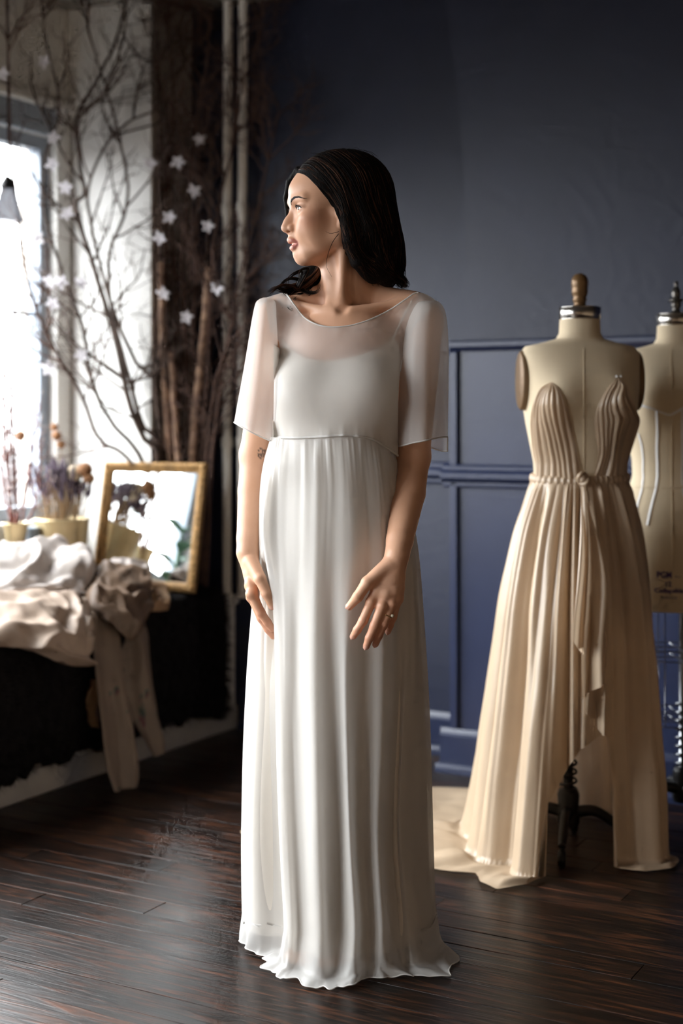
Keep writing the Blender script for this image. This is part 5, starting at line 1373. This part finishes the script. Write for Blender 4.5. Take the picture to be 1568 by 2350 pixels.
for (px, py, d, rad, mt) in ((172, 1085, 4.98, .026, M_seed), (196, 1078, 4.96, .024, M_rust), (205, 1098, 4.95, .018, M_rust), (122, 1110, 4.97, .013, M_seed), (188, 1115, 5.0, .014, M_seed), (46, 1000, 4.92, .017, M_rust), (130, 1000, 5.0, .016, M_rust), (125, 980, 5.02, .013, M_rust), (140, 1020, 5.0, .014, M_rust)):
    c = at(px, py, d); fl = MB(); nseed = int(c[0] * 1e4) % 97
    for q in range(46):                                  # a globe of small scales
        z_ = 1 - 2 * (q + .5) / 46; ph_ = q * 2.39996; rr = math.sqrt(1 - z_ * z_); n_ = np.array([rr * math.cos(ph_), rr * math.sin(ph_), z_])
        fl.ball(c + n_ * rad * .82, rad * .30, 6, 5)
    b_ = fl.build('dried_bloom', mt, pot)
    root_ = pc + [float(np.clip(c[0] - pc[0], -.05, .05)), float(np.clip(c[1] - pc[1], -.05, .05)), .145]
    MB().tube(spline([root_, (root_ + c) / 2 + [0, 0, .01], c - [0, 0, rad * .7]], 8), .0014, 5).build('bloom_stem', M_straw, b_)
# ---- tall narrow brass vase with reddish sprays
vc = P_on(36, 4.80, CR_Z + .001)
vase = empty('brass_vase', vc, 'narrow flared brass vase with tall reddish twigs at the window', 'vase')
MB().lathe(vc, [(.0001, 0), (.034, 0), (.036, .006), (.028, .03), (.026, .06), (.030, .10), (.038, .145), (.043, .168), (.0445, .172), (.0415, .172), (.036, .14), (.024, .08), (.0001, .07)], 40).build('vase_body', M_brassp, vase)
M_red = pbr('red_willow', (104, 58, 50), rough=.7, var=.3, scale=30); M_bud = pbr('pale_willow_bud', (190, 172, 166), rough=.9, var=.15, scale=60)
def spray(root, base, tip, mats, seed, twigs=12, rad=.0032, name='spray', bud=.004, tw=.16):
    r_ = np.random.default_rng(seed); base = np.array(base, float); tip = np.array(tip, float); n = 22
    mid = (base + tip) / 2 + r_.normal(0, .02, 3); Q = spline([base, mid, tip], n) + np.cumsum(r_.normal(0, .0022, (n, 3)), 0)
    st = MB().tube(Q, np.linspace(rad, rad * .35, n), 6); bd = MB()
    for k in range(twigs):
        i = int(r_.integers(5, n - 1)); dr = (Q[i] - Q[i - 2]); dr /= np.linalg.norm(dr); sd = r_.normal(0, 1, 3); sd -= (sd @ dr) * dr; sd /= np.linalg.norm(sd)
        L0 = tw * r_.uniform(.5, 1.1) * (1 - .4 * i / n); e = Q[i] + (dr * .8 + sd * .5) * L0; q = spline([Q[i], (Q[i] + e) / 2 + sd * L0 * .08, e], 7); st.tube(q, np.linspace(rad * .45, .0006, 7), 4)
        for t in (3, 5, 6): bd.ball(q[t] + r_.normal(0, .002, 3), (bud * .7, bud * .7, bud * 1.3), 6, 5)
    for t in range(4, n): bd.ball(Q[t] + r_.normal(0, .004, 3), (bud * .7, bud * .7, bud * 1.3), 6, 5)
    o = st.build(name, mats[0], root); bd.build('buds', mats[1], o, kind='stuff'); return o
for k, (tx, ty, td) in enumerate(((16, 720, 4.86), (22, 790, 4.84), (30, 860, 4.82), (10, 840, 4.80), (44, 760, 4.88), (60, 930, 4.86), (4, 930, 4.78), (78, 900, 4.90), (95, 960, 4.92))):
    b0 = vc + np.array([.012 * math.cos(k * 2.4), .012 * math.sin(k * 2.4), .10]); spray(vase, b0, at(tx, ty, td), (M_red, M_bud), 300 + k, twigs=12 if k < 5 else 9, rad=.0046, tw=.13, name='willow_spray')
# ---- blue-grey tin between the pots
tcn = P_on(70, 4.93, CR_Z + .001)
tin = empty('blue_grey_tin', tcn, 'small blue-grey enamel tin between the two brass pots', 'tin')
MB().lathe(tcn, [(.0001, 0), (.028, 0), (.030, .004), (.031, .14), (.033, .143), (.033, .148), (.029, .146), (.028, .01), (.0001, .01)], 30).build('tin_body', pbr('blue_enamel', (138, 152, 166), rough=.4, var=.08), tin)
hp = np.linspace(-math.pi / 2, math.pi / 2, 14); MB().tube(np.stack([tcn[0] + .030 + .018 * np.cos(hp), np.full(14, tcn[1] - .004), tcn[2] + .08 + .034 * np.sin(hp)], 1), .0032, 8).build('handle', pbr('blue_enamel_rim', (70, 84, 110), rough=.4), tin)
# ---- leafy plant further along the seat, seen in the mirror
plc = np.array(R(-.20, -1.02, BEN_Z + .001))
plant = empty('potted_leafy_plant', plc, 'leafy green plant by the window, seen in the gilt mirror', 'plant')
MB().lathe(plc, [(.0001, 0), (.055, 0), (.075, .12), (.080, .13), (.080, .14), (.072, .14), (.068, .12), (.0001, .12)], 32).build('plant_pot', pbr('terracotta', (170, 120, 92), rough=.85, var=.12, scale=20), plant)
M_leaf = pbr('broad_green_leaf', (58, 92, 70), rough=.4, var=.25, scale=14); lr2 = np.random.default_rng(5)
def leaf_grid(base, dr, L0, w0, droop):
    dr = np.array(dr, float); dr /= np.linalg.norm(dr); sd = np.cross(dr, EZ); sd /= np.linalg.norm(sd) + 1e-9; t = np.linspace(0, 1, 12); rows = []
    for q in t:
        c = base + dr * L0 * q - EZ * droop * q * q; w = w0 * math.sin(math.pi * min(q * .92 + .04, 1)) ** .8
        rows.append([c - sd * w + EZ * w * .25, c, c + sd * w + EZ * w * .25])
    return np.array(rows)
for k in range(13):
    a = k * 2.39996; h = .14 + .028 * k; b_ = plc + [.01 * math.cos(a), .01 * math.sin(a), h]
    MB().tube(spline([plc + [0, 0, .11], (plc + b_) / 2 + [.004, 0, .04], b_], 6), .004, 6).build('leaf_stalk', M_leaf, plant)
    MB().grid(leaf_grid(b_, (math.cos(a), math.sin(a), .75 - .03 * k), lr2.uniform(.11, .17), lr2.uniform(.028, .042), .04)).build('leaf', M_leaf, plant)

# ---- glass bell lamp hanging in the window
lc = at(18, 425, 4.86)
lamp = empty('hanging_bell_lamp', lc, 'dark-capped frosted glass bell hanging in front of the window', 'lamp')
MB().tube([lc + [0, 0, .02], (lc[0], lc[1], CEIL - .001)], .0022, 6).build('cord', M_iron, lamp)
MB().lathe(lc, [(.0001, .032), (.010, .03), (.016, .02), (.024, .008), (.026, -.006), (.022, -.012), (.0001, -.012)][::-1], 24).build('cap', M_iron, lamp)
def frost():
    m, nt, out = new_mat('frosted_glass'); d = nt.nodes.new('ShaderNodeBsdfTranslucent'); d.inputs[0].default_value = lin((120, 120, 124)); t = nt.nodes.new('ShaderNodeBsdfTransparent'); x = nt.nodes.new('ShaderNodeMixShader'); x.inputs[0].default_value = .9
    nt.links.new(t.outputs[0], x.inputs[1]); nt.links.new(d.outputs[0], x.inputs[2]); nt.links.new(x.outputs[0], out.inputs[0]); return m
MB().grid(np.array([[lc + [r_ * math.cos(t), r_ * math.sin(t), z_] for t in np.linspace(0, 2 * math.pi, 28, endpoint=False)] for r_, z_ in ((.022, -.010), (.027, -.03), (.034, -.055), (.043, -.085), (.050, -.112), (.054, -.125))]), False, True).build('glass_bell', frost(), lamp)

# ================================================================== bare branches standing in the corner
M_bark = pbr('grey_brown_bark', (82, 68, 60), rough=.9, var=.3, scale=30, bump=.4, bscale=90); M_darkbark = pbr('dark_twig_bark', (84, 62, 52), rough=.9, var=.3, scale=30)
M_birch = pbr('peeled_birch', (176, 142, 116), rough=.8, var=.3, scale=9, stretch=(1, 1, 4), rgb2=(120, 92, 76)); M_petal = cloth('paper_petal', (238, 234, 238), trans=.35)
br_rng = np.random.default_rng(99)
def grow(st, Q, rad, r_, depth, dens, ln):
    n = len(Q)
    for k in range(dens):
        i = int(r_.integers(max(2, n // 5), n - 1)); dr = Q[min(i + 2, n - 1)] - Q[i - 2]; dr /= np.linalg.norm(dr) + 1e-9
        sd = r_.normal(0, 1, 3) * [1, .55, .6]; sd -= (sd @ dr) * dr; sd /= np.linalg.norm(sd) + 1e-9
        L0 = ln * r_.uniform(.45, 1.2) * (1 - .35 * i / n); m = 9; e = Q[i] + (dr * .85 + sd * r_.uniform(.35, .8)) * L0 + EZ * .1 * L0
        q = spline([Q[i], (Q[i] + e) / 2 + sd * L0 * .10 + r_.normal(0, .006, 3), e], m) + np.cumsum(r_.normal(0, .0025, (m, 3)), 0) * (np.arange(m)[:, None] > 0)
        keep = clamp_room(q); r1 = max(rad * .42, .0013); st.tube(keep, np.linspace(r1, r1 * .35, m), 5 if depth else 4)
        if depth > 0: grow(st, keep, r1, r_, depth - 1, max(2, dens // 3), ln * .5)
def clamp_room(Q):
    """keep twigs on the room side of the pier, back wall, window and ceiling"""
    Q = np.array(Q, float); q = Q[:, :2] - RC; a = q @ VD; b = q @ UD
    b = np.minimum(b, -.03); inpier = b > PIER_B - .03; a = np.where(inpier, np.maximum(a, .03), np.maximum(a, WIN_A + .05))
    W = RC + a[:, None] * VD + b[:, None] * UD; z = np.minimum(Q[:, 2], CEIL - .02); return np.column_stack([W, z])
BR = []
def branch(pts, r0, r1, label, seed, dens=14, ln=.34, mat=None, depth=1, name='bare_branch', grp='tall bare branches in the window corner'):
    r_ = np.random.default_rng(seed); P = np.array([at(*p) for p in pts]); n = max(26, 5 * len(P)); Q = spline(P, n) + np.cumsum(r_.normal(0, .0028, (n, 3)), 0) * .6
    Q = clamp_room(Q); root = empty(name, (Q[0][0], Q[0][1], Q[0][2]), label, 'branch', grp)
    MB().tube(Q, np.linspace(r0, r1, n), 8).build('stem', mat or M_bark, root)
    if dens:
        st = MB(); grow(st, Q, r0, r_, depth, dens, ln); st.build('twigs', mat or M_bark, root, kind='stuff')
    BR.append((root, Q)); return root
B0 = 1345                                              # stems stand on the seat behind the mirror
def up(x, d=5.20): return [(x, B0, d), (x - 22 if x < 425 else x, 1180, d - .03)]
branch(up(402) + [(345, 1040, 5.12), (300, 930, 5.10), (266, 771, 5.09), (229, 649, 5.08), (196, 547, 5.08), (171, 465, 5.07), (190, 428, 5.07), (178, 345, 5.06), (172, 255, 5.06), (228, 155, 5.06), (268, 60, 5.06), (288, -20, 5.06)], .013, .004, 'thick crooked grey branch rising in front of the white reveal', 1, dens=15, ln=.36, depth=2)
branch(up(408) + [(362, 1060, 5.14), (330, 970, 5.10), (300, 860, 5.08), (268, 720, 5.06), (262, 600, 5.05), (300, 470, 5.04), (285, 340, 5.03), (250, 210, 5.02), (215, 90, 5.0), (190, -20, 5.0)], .011, .003, 'grey branch leaning left behind the gilt mirror up to the ceiling', 2, dens=14, ln=.34, depth=2)
branch(up(414) + [(372, 1050, 5.15), (338, 900, 5.12), (262, 700, 5.12), (215, 520, 5.12), (210, 420, 5.12), (262, 310, 5.12), (335, 240, 5.12), (350, 150, 5.12), (330, 20, 5.12)], .010, .003, 'branch with a sharp kink under the ceiling on the white reveal', 3, dens=13, ln=.32, depth=2)
branch(up(396) + [(320, 1045, 5.11), (250, 960, 5.06), (205, 870, 5.02), (188, 750, 5.0), (150, 640, 4.98), (110, 520, 4.96), (95, 380, 4.95), (130, 240, 4.95), (100, 90, 4.95), (85, -20, 4.95)], .010, .003, 'grey branch bending across the window edge', 4, dens=14, ln=.32, depth=2)
branch(up(390) + [(300, 1050, 5.10), (238, 1000, 5.05), (195, 900, 4.98), (140, 800, 4.92), (85, 660, 4.88), (50, 480, 4.86), (30, 300, 4.85), (22, 120, 4.85), (18, -20, 4.85)], .009, .003, 'long branch arching far left in front of the glass', 5, dens=16, ln=.30, depth=2, mat=M_darkbark)
branch(up(420) + [(385, 1050, 5.16), (372, 900, 5.15), (352, 600, 5.14), (345, 330, 5.14), (332, 170, 5.14), (345, 0, 5.14)], .010, .003, 'upright branch at the edge of the white reveal', 6, dens=12, ln=.26, depth=2)
branch(up(424) + [(402, 1050, 5.18), (392, 800, 5.17), (380, 500, 5.16), (410, 250, 5.17), (395, 60, 5.16), (405, -20, 5.16)], .009, .003, 'thin brown branch against the shaded pier', 7, dens=22, ln=.26, mat=M_darkbark, depth=2)
branch([(440, B0, 5.22), (432, 1100, 5.20), (432, 850, 5.18), (420, 600, 5.17), (440, 350, 5.17), (470, 150, 5.16), (480, 0, 5.16)], .009, .003, 'dark branch crossing from the pier towards the pipes', 8, dens=22, ln=.28, mat=M_darkbark, depth=2)
branch([(462, B0, 5.16), (465, 1100, 5.14), (478, 850, 5.12), (490, 650, 5.10), (505, 480, 5.10), (540, 330, 5.10), (560, 180, 5.10), (548, 40, 5.10)], .009, .0025, 'dark branch winding in front of the two pipes', 9, dens=24, ln=.30, mat=M_darkbark, depth=2)
branch([(474, B0, 5.12), (486, 1100, 5.10), (507, 900, 5.08), (530, 740, 5.06), (560, 590, 5.06), (600, 440, 5.06), (632, 300, 5.06), (640, 230, 5.06)], .008, .002, 'rightmost dark branch curving out over the navy wall', 10, dens=24, ln=.28, mat=M_darkbark, depth=2)
branch([(468, B0, 5.18), (470, 1150, 5.14), (478, 1000, 5.10), (495, 860, 5.06), (520, 780, 5.04), (545, 700, 5.03), (560, 600, 5.03), (590, 520, 5.03)], .007, .002, 'low dark branch fanning right beside the pipes', 12, dens=20, ln=.26, mat=M_darkbark, depth=2)
for k, (x0, x1, x2, dd, lb) in enumerate(((418, 408, 395, 5.17, 'slim brown rod left of the pale birch pole'), (428, 425, 432, 5.18, 'slim brown rod right behind the pale birch pole'), (440, 442, 452, 5.17, 'slim brown rod beside the tall birch pole'), (455, 464, 480, 5.18, 'slim brown rod leaning towards the left pipe'), (412, 388, 374, 5.15, 'slim brown rod on the pier edge'))):
    branch([(x0, B0, dd + .03), ((x0 + x1) / 2, 1100, dd), (x1, 820, dd), ((x1 + x2) / 2, 640, dd), (x2, 470, dd), (x2 + 6, 330, dd)], .0085, .003, lb, 40 + k, dens=10, ln=.24, mat=M_bark if k % 2 else M_darkbark)
branch([(430, B0, 5.15), (438, 1090, 5.14), (450, 900, 5.13), (464, 750, 5.12), (478, 618, 5.11)], .0165, .0145, 'tall pale peeled birch pole beside the pipes', 60, dens=0, mat=M_birch, name='birch_pole', grp='peeled birch poles')
branch([(410, B0, 5.18), (392, 1100, 5.15), (380, 900, 5.13), (373, 750, 5.12), (368, 604, 5.12)], .0150, .0135, 'shorter pale peeled birch pole at the pier edge', 61, dens=0, mat=M_birch, name='birch_pole', grp='peeled birch poles')
branch([(420, B0, 5.14), (414, 1120, 5.13), (406, 1000, 5.12), (399, 900, 5.11), (396, 815, 5.11)], .013, .011, 'short pale birch pole in front of the brown rods', 62, dens=0, mat=M_birch, name='birch_pole', grp='peeled birch poles')
# paper blossoms wired to the nearest branch
def blossom(px, py, d, seed, size=.027):
    c = at(px, py, d); c = clamp_room(c[None])[0]; r_ = np.random.default_rng(seed)
    root, Q = min(BR, key=lambda t: np.linalg.norm(t[1] - c, axis=1).min()); i = int(np.linalg.norm(Q - c, axis=1).argmin())
    face = np.array([r_.uniform(-.4, .4), -1, r_.uniform(-.3, .3)]); face /= np.linalg.norm(face); x_ = np.cross(face, EZ); x_ /= np.linalg.norm(x_); y_ = np.cross(x_, face); m = MB()
    a0 = r_.uniform(0, 6.28)
    for k in range(5):
        a = a0 + k * 2 * math.pi / 5 + r_.normal(0, .08); dr = x_ * math.cos(a) + y_ * math.sin(a); sd = np.cross(face, dr); t = np.linspace(0, 1, 7); L0 = size * r_.uniform(.85, 1.15); rows = []
        for q in t:
            w = L0 * .27 * math.sin(math.pi * min(.12 + q * .86, 1)) ** .8; p = c + dr * L0 * q + face * (L0 * .35 * math.sin(q * 2.2)); rows.append([p - sd * w, p + face * .0015, p + sd * w])
        m.grid(np.array(rows))
    b_ = m.build('blossom', M_petal, root)
    MB().tube(spline([Q[i], (Q[i] + c) / 2 + r_.normal(0, .008, 3), c - face * .003], 8), .0011, 4).build('blossom_wire', M_darkbark, b_)
for k, q in enumerate(((410, 372, 4.96), (444, 440, 4.96), (369, 547, 4.97), (390, 499, 5.0), (478, 521, 4.97), (376, 673, 4.97), (500, 661, 4.97), (428, 728, 5.0), (346, 378, 4.98), (122, 318, 4.9), (122, 375, 4.9), (102, 142, 4.9), (8, 170, 4.78), (152, 432, 4.92), (85, 545, 4.88), (116, 645, 4.88), (186, 652, 4.94), (122, 697, 4.88), (140, 648, 4.9), (110, 845, 4.9), (190, 815, 4.98), (155, 490, 4.95), (458, 322, 5.05))):
    blossom(*q, seed=700 + k)
# ================================================================== fur throw and cloths on the window seat
M_fur = pbr('black_fur', (24, 22, 22), rough=.95, spec=.1, var=.3, scale=40)
fb0, fb1 = -.150, -3.2                                   # along the seat
throw = empty('black_fur_throw', R(.2, -1.2, BEN_Z), 'black fur throw covering the window seat and hanging to the floor', 'throw')
fr_ = np.random.default_rng(3)
bs = np.linspace(fb0, fb1, 260); prof_a = [(-.05, BEN_Z + .004), (-.04, BEN_Z + .026), (.02, BEN_Z + .036), (.12, BEN_Z + .040), (.19, BEN_Z + .040), (.232, BEN_Z + .030), (.250, BEN_Z - .005), (.256, BEN_Z - .10), (.258, BEN_Z - .22), (.260, BEN_Z - .32), (.258, .11), (.250, .095), (.232, .10), (.222, .16)]
PA = arc(prof_a, 60); G_ = np.zeros((260, 60, 3))
for i, b in enumerate(bs):
    n_ = .006 * noise2(np.full(60, b * 40), np.arange(60) * .45, 5) + .004 * noise2(np.full(60, b * 95), np.arange(60) * .9, 6)
    low = .030 * noise1(np.array([b * 9]), 7)[0] + .018 * noise1(np.array([b * 31]), 8)[0]
    for j in range(60):
        a, z = PA[j]
        if z < BEN_Z - .03: z = z + low * (BEN_Z - z) / .4
        G_[i, j] = R(max(a + n_[j], .006 if b > PIER_B - .02 else -1), b, max(z + (n_[j] if a < .24 else 0), .03))
MB().grid(G_).build('hide', M_fur, throw)
tu = []                                                   # pile: thin bent hairs standing off the hide
n_h = 26000; ii = fr_.integers(0, 240, n_h); ii[:9000] = fr_.integers(0, 16, 9000); jj = fr_.integers(3, 56, n_h)
jj[9000:14000] = fr_.integers(46, 54, 5000)
base_ = G_[ii, jj]; nr = np.cross(G_[np.minimum(ii + 1, 259), jj] - G_[ii, jj], G_[ii, np.minimum(jj + 1, 59)] - G_[ii, jj]); nr /= np.linalg.norm(nr, axis=1)[:, None] + 1e-9
outw = np.array([VD[0], VD[1], .6]); nr *= np.sign((nr * outw).sum(1))[:, None]
ln_ = fr_.uniform(.012, .026, n_h)[:, None]; sl_ = fr_.normal(0, .55, (n_h, 3)) + np.array([0, 0, -.5])
edge_push = np.where(ii < 14, 1.0, 0.0)[:, None] * np.array([UD[0], UD[1], -.2]) * .9
tip = base_ + (nr + sl_ * .55 + edge_push) * ln_; sd_ = np.cross(nr, fr_.normal(0, 1, (n_h, 3))); sd_ /= np.linalg.norm(sd_, axis=1)[:, None] + 1e-9
V = np.concatenate([base_ - sd_ * .0011, base_ + sd_ * .0011, tip], 0); idx = np.arange(n_h); Fq = np.stack([idx, idx + n_h, idx + 2 * n_h], 1)
V[:, 2] = np.maximum(V[:, 2], .012)
mesh('fur_pile', V, Fq, M_fur, throw, smooth=False, kind='stuff')

M_cream = cloth('shaded_cream_cotton', (176, 156, 140), trans=.15, var=.05); M_taupe = cloth('taupe_silk', (112, 90, 72), trans=.15, var=.06, gloss=.06)  # cream cotton darkened, the shade of the seat front put into its colour
M_white_c = cloth('white_cotton', (198, 188, 181), trans=.15, var=.03); M_tan = cloth('tan_cloth', (164, 130, 98), trans=.15, var=.05)
def floral():
    m = cloth('beige_floral_cloth', (136, 118, 102), trans=.2, var=.04); nt = m.node_tree; N = nt.nodes; L = nt.links
    df = [n for n in N if n.type == 'BSDF_DIFFUSE'][0]; tr = [n for n in N if n.type == 'BSDF_TRANSLUCENT'][0]; src = df.inputs[0].links[0].from_socket
    tc = N.new('ShaderNodeTexCoord')
    for sc_, c, th_ in ((9.0, (64, 84, 74), .60), (7.0, (110, 52, 58), .63)):
        nz = N.new('ShaderNodeTexNoise'); nz.inputs['Scale'].default_value = sc_; nz.inputs['Detail'].default_value = 2.5; nz.inputs['Distortion'].default_value = 1.2; L.new(tc.outputs['Object'], nz.inputs['Vector'])
        rp = N.new('ShaderNodeValToRGB'); rp.color_ramp.elements[0].position = th_; rp.color_ramp.elements[1].position = th_ + .05; L.new(nz.outputs[0], rp.inputs[0])
        mx = N.new('ShaderNodeMix'); mx.data_type = 'RGBA'; L.new(rp.outputs[0], mx.inputs[0]); L.new(src, mx.inputs[6]); mx.inputs[7].default_value = lin(c); src = mx.outputs[2]
    L.new(src, df.inputs[0]); L.new(src, tr.inputs[0]); return m
M_floral = floral()
def sheet(name, label, cat, mat, outline, seed, thick=.03, wr=.016, cells=(5, 4), nu=70, nv=60, grp=None):
    """crumpled cloth: outline = rows of (px, py, depth) from far edge to near edge; wrinkles displace it; closed below"""
    O = np.array([[at(*p) for p in row] for row in outline])           # rows x cols x 3
    A = np.array([spline(r, nu) for r in O]); Gs = np.array([spline(A[:, j], nv) for j in range(nu)])   # nu x nv
    du = np.gradient(Gs, axis=0); dv = np.gradient(Gs, axis=1); n = np.cross(du, dv); n /= np.linalg.norm(n, axis=-1, keepdims=True) + 1e-9
    s_ = np.sign((n * np.array([.15, -.6, .8])).sum(-1, keepdims=True)); n = n * s_
    u = np.linspace(0, 1, nu)[:, None]; v = np.linspace(0, 1, nv)[None, :]
    w = wr * (1 - np.abs(noise2(u * cells[0] + 1.5 * noise2(u * 3, v * 3, seed + 9), v * cells[1], seed)) * 2.2) + wr * .45 * noise2(u * cells[0] * 2.3, v * cells[1] * 2.1, seed + 1) + wr * .2 * noise2(u * 18, v * 15, seed + 2)
    edge = np.minimum(1, np.minimum(np.minimum(u, 1 - u), np.minimum(v, 1 - v)) / .10); edge = np.sqrt(np.clip(edge, 0, 1))
    top = Gs + n * (w * (.4 + .6 * edge) + thick * edge)[..., None]; bot = Gs - n * (thick * .35 * edge)[..., None]
    m = MB(); m.grid(top); m.grid(bot[::-1])
    o = m.build(name, mat); tag(o, label, cat, grp); return o
sheet('crumpled_sheet', 'crumpled off-white cotton cloth piled in front of the brass pots', 'cloth', M_white_c, [[(-60, 1300, 4.62), (30, 1275, 4.66), (120, 1268, 4.72), (205, 1280, 4.78)], [(-70, 1320, 4.5), (40, 1300, 4.54), (130, 1290, 4.6), (212, 1305, 4.68)], [(-80, 1362, 4.38), (30, 1352, 4.42), (120, 1345, 4.48), (205, 1350, 4.58)], [(-85, 1400, 4.34), (20, 1390, 4.37), (110, 1370, 4.44), (190, 1362, 4.55)]], 11, thick=.045, wr=.020, cells=(5, 4), grp='cloths on the window seat')
sheet('crumpled_sheet', 'cream cloth bundle hanging over the front edge of the seat', 'cloth', M_cream, [[(-70, 1395, 4.30), (40, 1385, 4.34), (130, 1385, 4.40), (200, 1400, 4.46)], [(-80, 1425, 4.16), (40, 1420, 4.18), (130, 1425, 4.25), (208, 1445, 4.33)], [(-80, 1450, 4.06), (50, 1465, 4.08), (140, 1485, 4.16), (206, 1490, 4.26)], [(-80, 1470, 4.05), (60, 1490, 4.07), (150, 1525, 4.14), (198, 1530, 4.24)]], 23, thick=.040, wr=.020, cells=(5, 4), grp='cloths on the window seat')
sheet('folded_cloth', 'taupe silk cloth heaped in the middle of the seat', 'cloth', M_taupe, [[(200, 1320, 4.70), (245, 1312, 4.76), (300, 1320, 4.80), (335, 1330, 4.84)], [(195, 1350, 4.58), (245, 1340, 4.62), (300, 1345, 4.68), (340, 1355, 4.74)], [(200, 1385, 4.46), (255, 1390, 4.50), (305, 1400, 4.56), (335, 1390, 4.66)], [(250, 1420, 4.42), (280, 1452, 4.44), (305, 1472, 4.48), (322, 1440, 4.58)]], 31, thick=.035, wr=.018, cells=(4, 4), grp='cloths on the window seat')
sheet('folded_cloth', 'white cloth lying against the foot of the gilt mirror', 'cloth', M_white_c, [[(232, 1300, 4.84), (270, 1296, 4.87), (310, 1298, 4.90), (345, 1306, 4.93)], [(230, 1315, 4.78), (270, 1312, 4.80), (310, 1314, 4.83), (345, 1322, 4.86)], [(238, 1332, 4.72), (275, 1332, 4.74), (310, 1334, 4.77), (335, 1338, 4.80)]], 41, thick=.022, wr=.010, cells=(4, 3), grp='cloths on the window seat')
sheet('folded_cloth', 'tan cloth end folded on the fur beside the mirror', 'cloth', M_tan, [[(310, 1350, 4.80), (335, 1346, 4.83), (365, 1348, 4.86), (384, 1354, 4.88)], [(308, 1372, 4.70), (335, 1370, 4.73), (365, 1370, 4.76), (386, 1372, 4.79)], [(315, 1400, 4.62), (340, 1402, 4.65), (366, 1402, 4.68), (386, 1400, 4.72)]], 47, thick=.020, wr=.008, cells=(3, 3), grp='cloths on the window seat')
def strip(name, label, mat, left, right, seed, grp=None):
    """long hanging strip between two photograph edges (px, py, depth), softly fluted, with real thickness"""
    n = 90; L = arc([at(*p) for p in left], n); Rr = arc([at(*p) for p in right], n); nu = 30; G_ = np.zeros((n, nu, 3)); t = np.linspace(0, 1, n)
    ux = Rr - L; nrm = np.cross(ux, np.gradient((L + Rr) / 2, axis=0)); nrm /= np.linalg.norm(nrm, axis=1)[:, None]; nrm *= np.sign(nrm @ np.array([.3, -1, .2]))[:, None]
    for j in range(nu):
        u = j / (nu - 1); f = .012 * np.sin(u * 7 + seed + 1.2 * np.sin(t * 3)) * smoothstep(.02, .3, t) + .006 * noise2(np.full(n, u * 5), t * 6, int(seed * 3))
        G_[:, j] = L * (1 - u) + Rr * u + nrm * (f + .010 * math.sin(math.pi * u))[:, None]
    G_[..., 2] = np.maximum(G_[..., 2], .004)
    m = MB(); m.grid(G_); m.grid((G_ - nrm[:, None, :] * .003)[::-1]); o = m.build(name, mat); return tag(o, label, 'cloth', grp)
strip('hanging_scarf', 'long beige printed scarf hanging from the seat to the floor boards', M_floral, [(170, 1372, 4.55), (198, 1395, 4.47), (208, 1440, 4.40), (216, 1560, 4.36), (228, 1660, 4.34), (240, 1760, 4.32), (258, 1818, 4.31)], [(225, 1362, 4.62), (262, 1395, 4.56), (270, 1450, 4.49), (282, 1560, 4.44), (305, 1680, 4.41), (315, 1770, 4.39), (308, 1820, 4.37)], .6, 'hanging scarves')
strip('hanging_scarf', 'second printed scarf with green and wine flowers, hanging just right of the longer one', M_floral, [(262, 1420, 4.62), (272, 1480, 4.57), (280, 1560, 4.55), (300, 1640, 4.53), (330, 1700, 4.51), (352, 1742, 4.50)], [(318, 1415, 4.72), (338, 1450, 4.66), (350, 1530, 4.63), (362, 1620, 4.61), (376, 1690, 4.59), (374, 1728, 4.58)], 2.1, 'hanging scarves')
strip('hanging_scarf', 'narrow tan cloth corner peeping out left of the long scarf', M_tan, [(212, 1560, 4.40), (205, 1600, 4.40), (198, 1640, 4.40), (212, 1668, 4.40)], [(228, 1560, 4.43), (228, 1600, 4.43), (230, 1640, 4.42), (228, 1672, 4.41)], 3.3, 'hanging scarves')
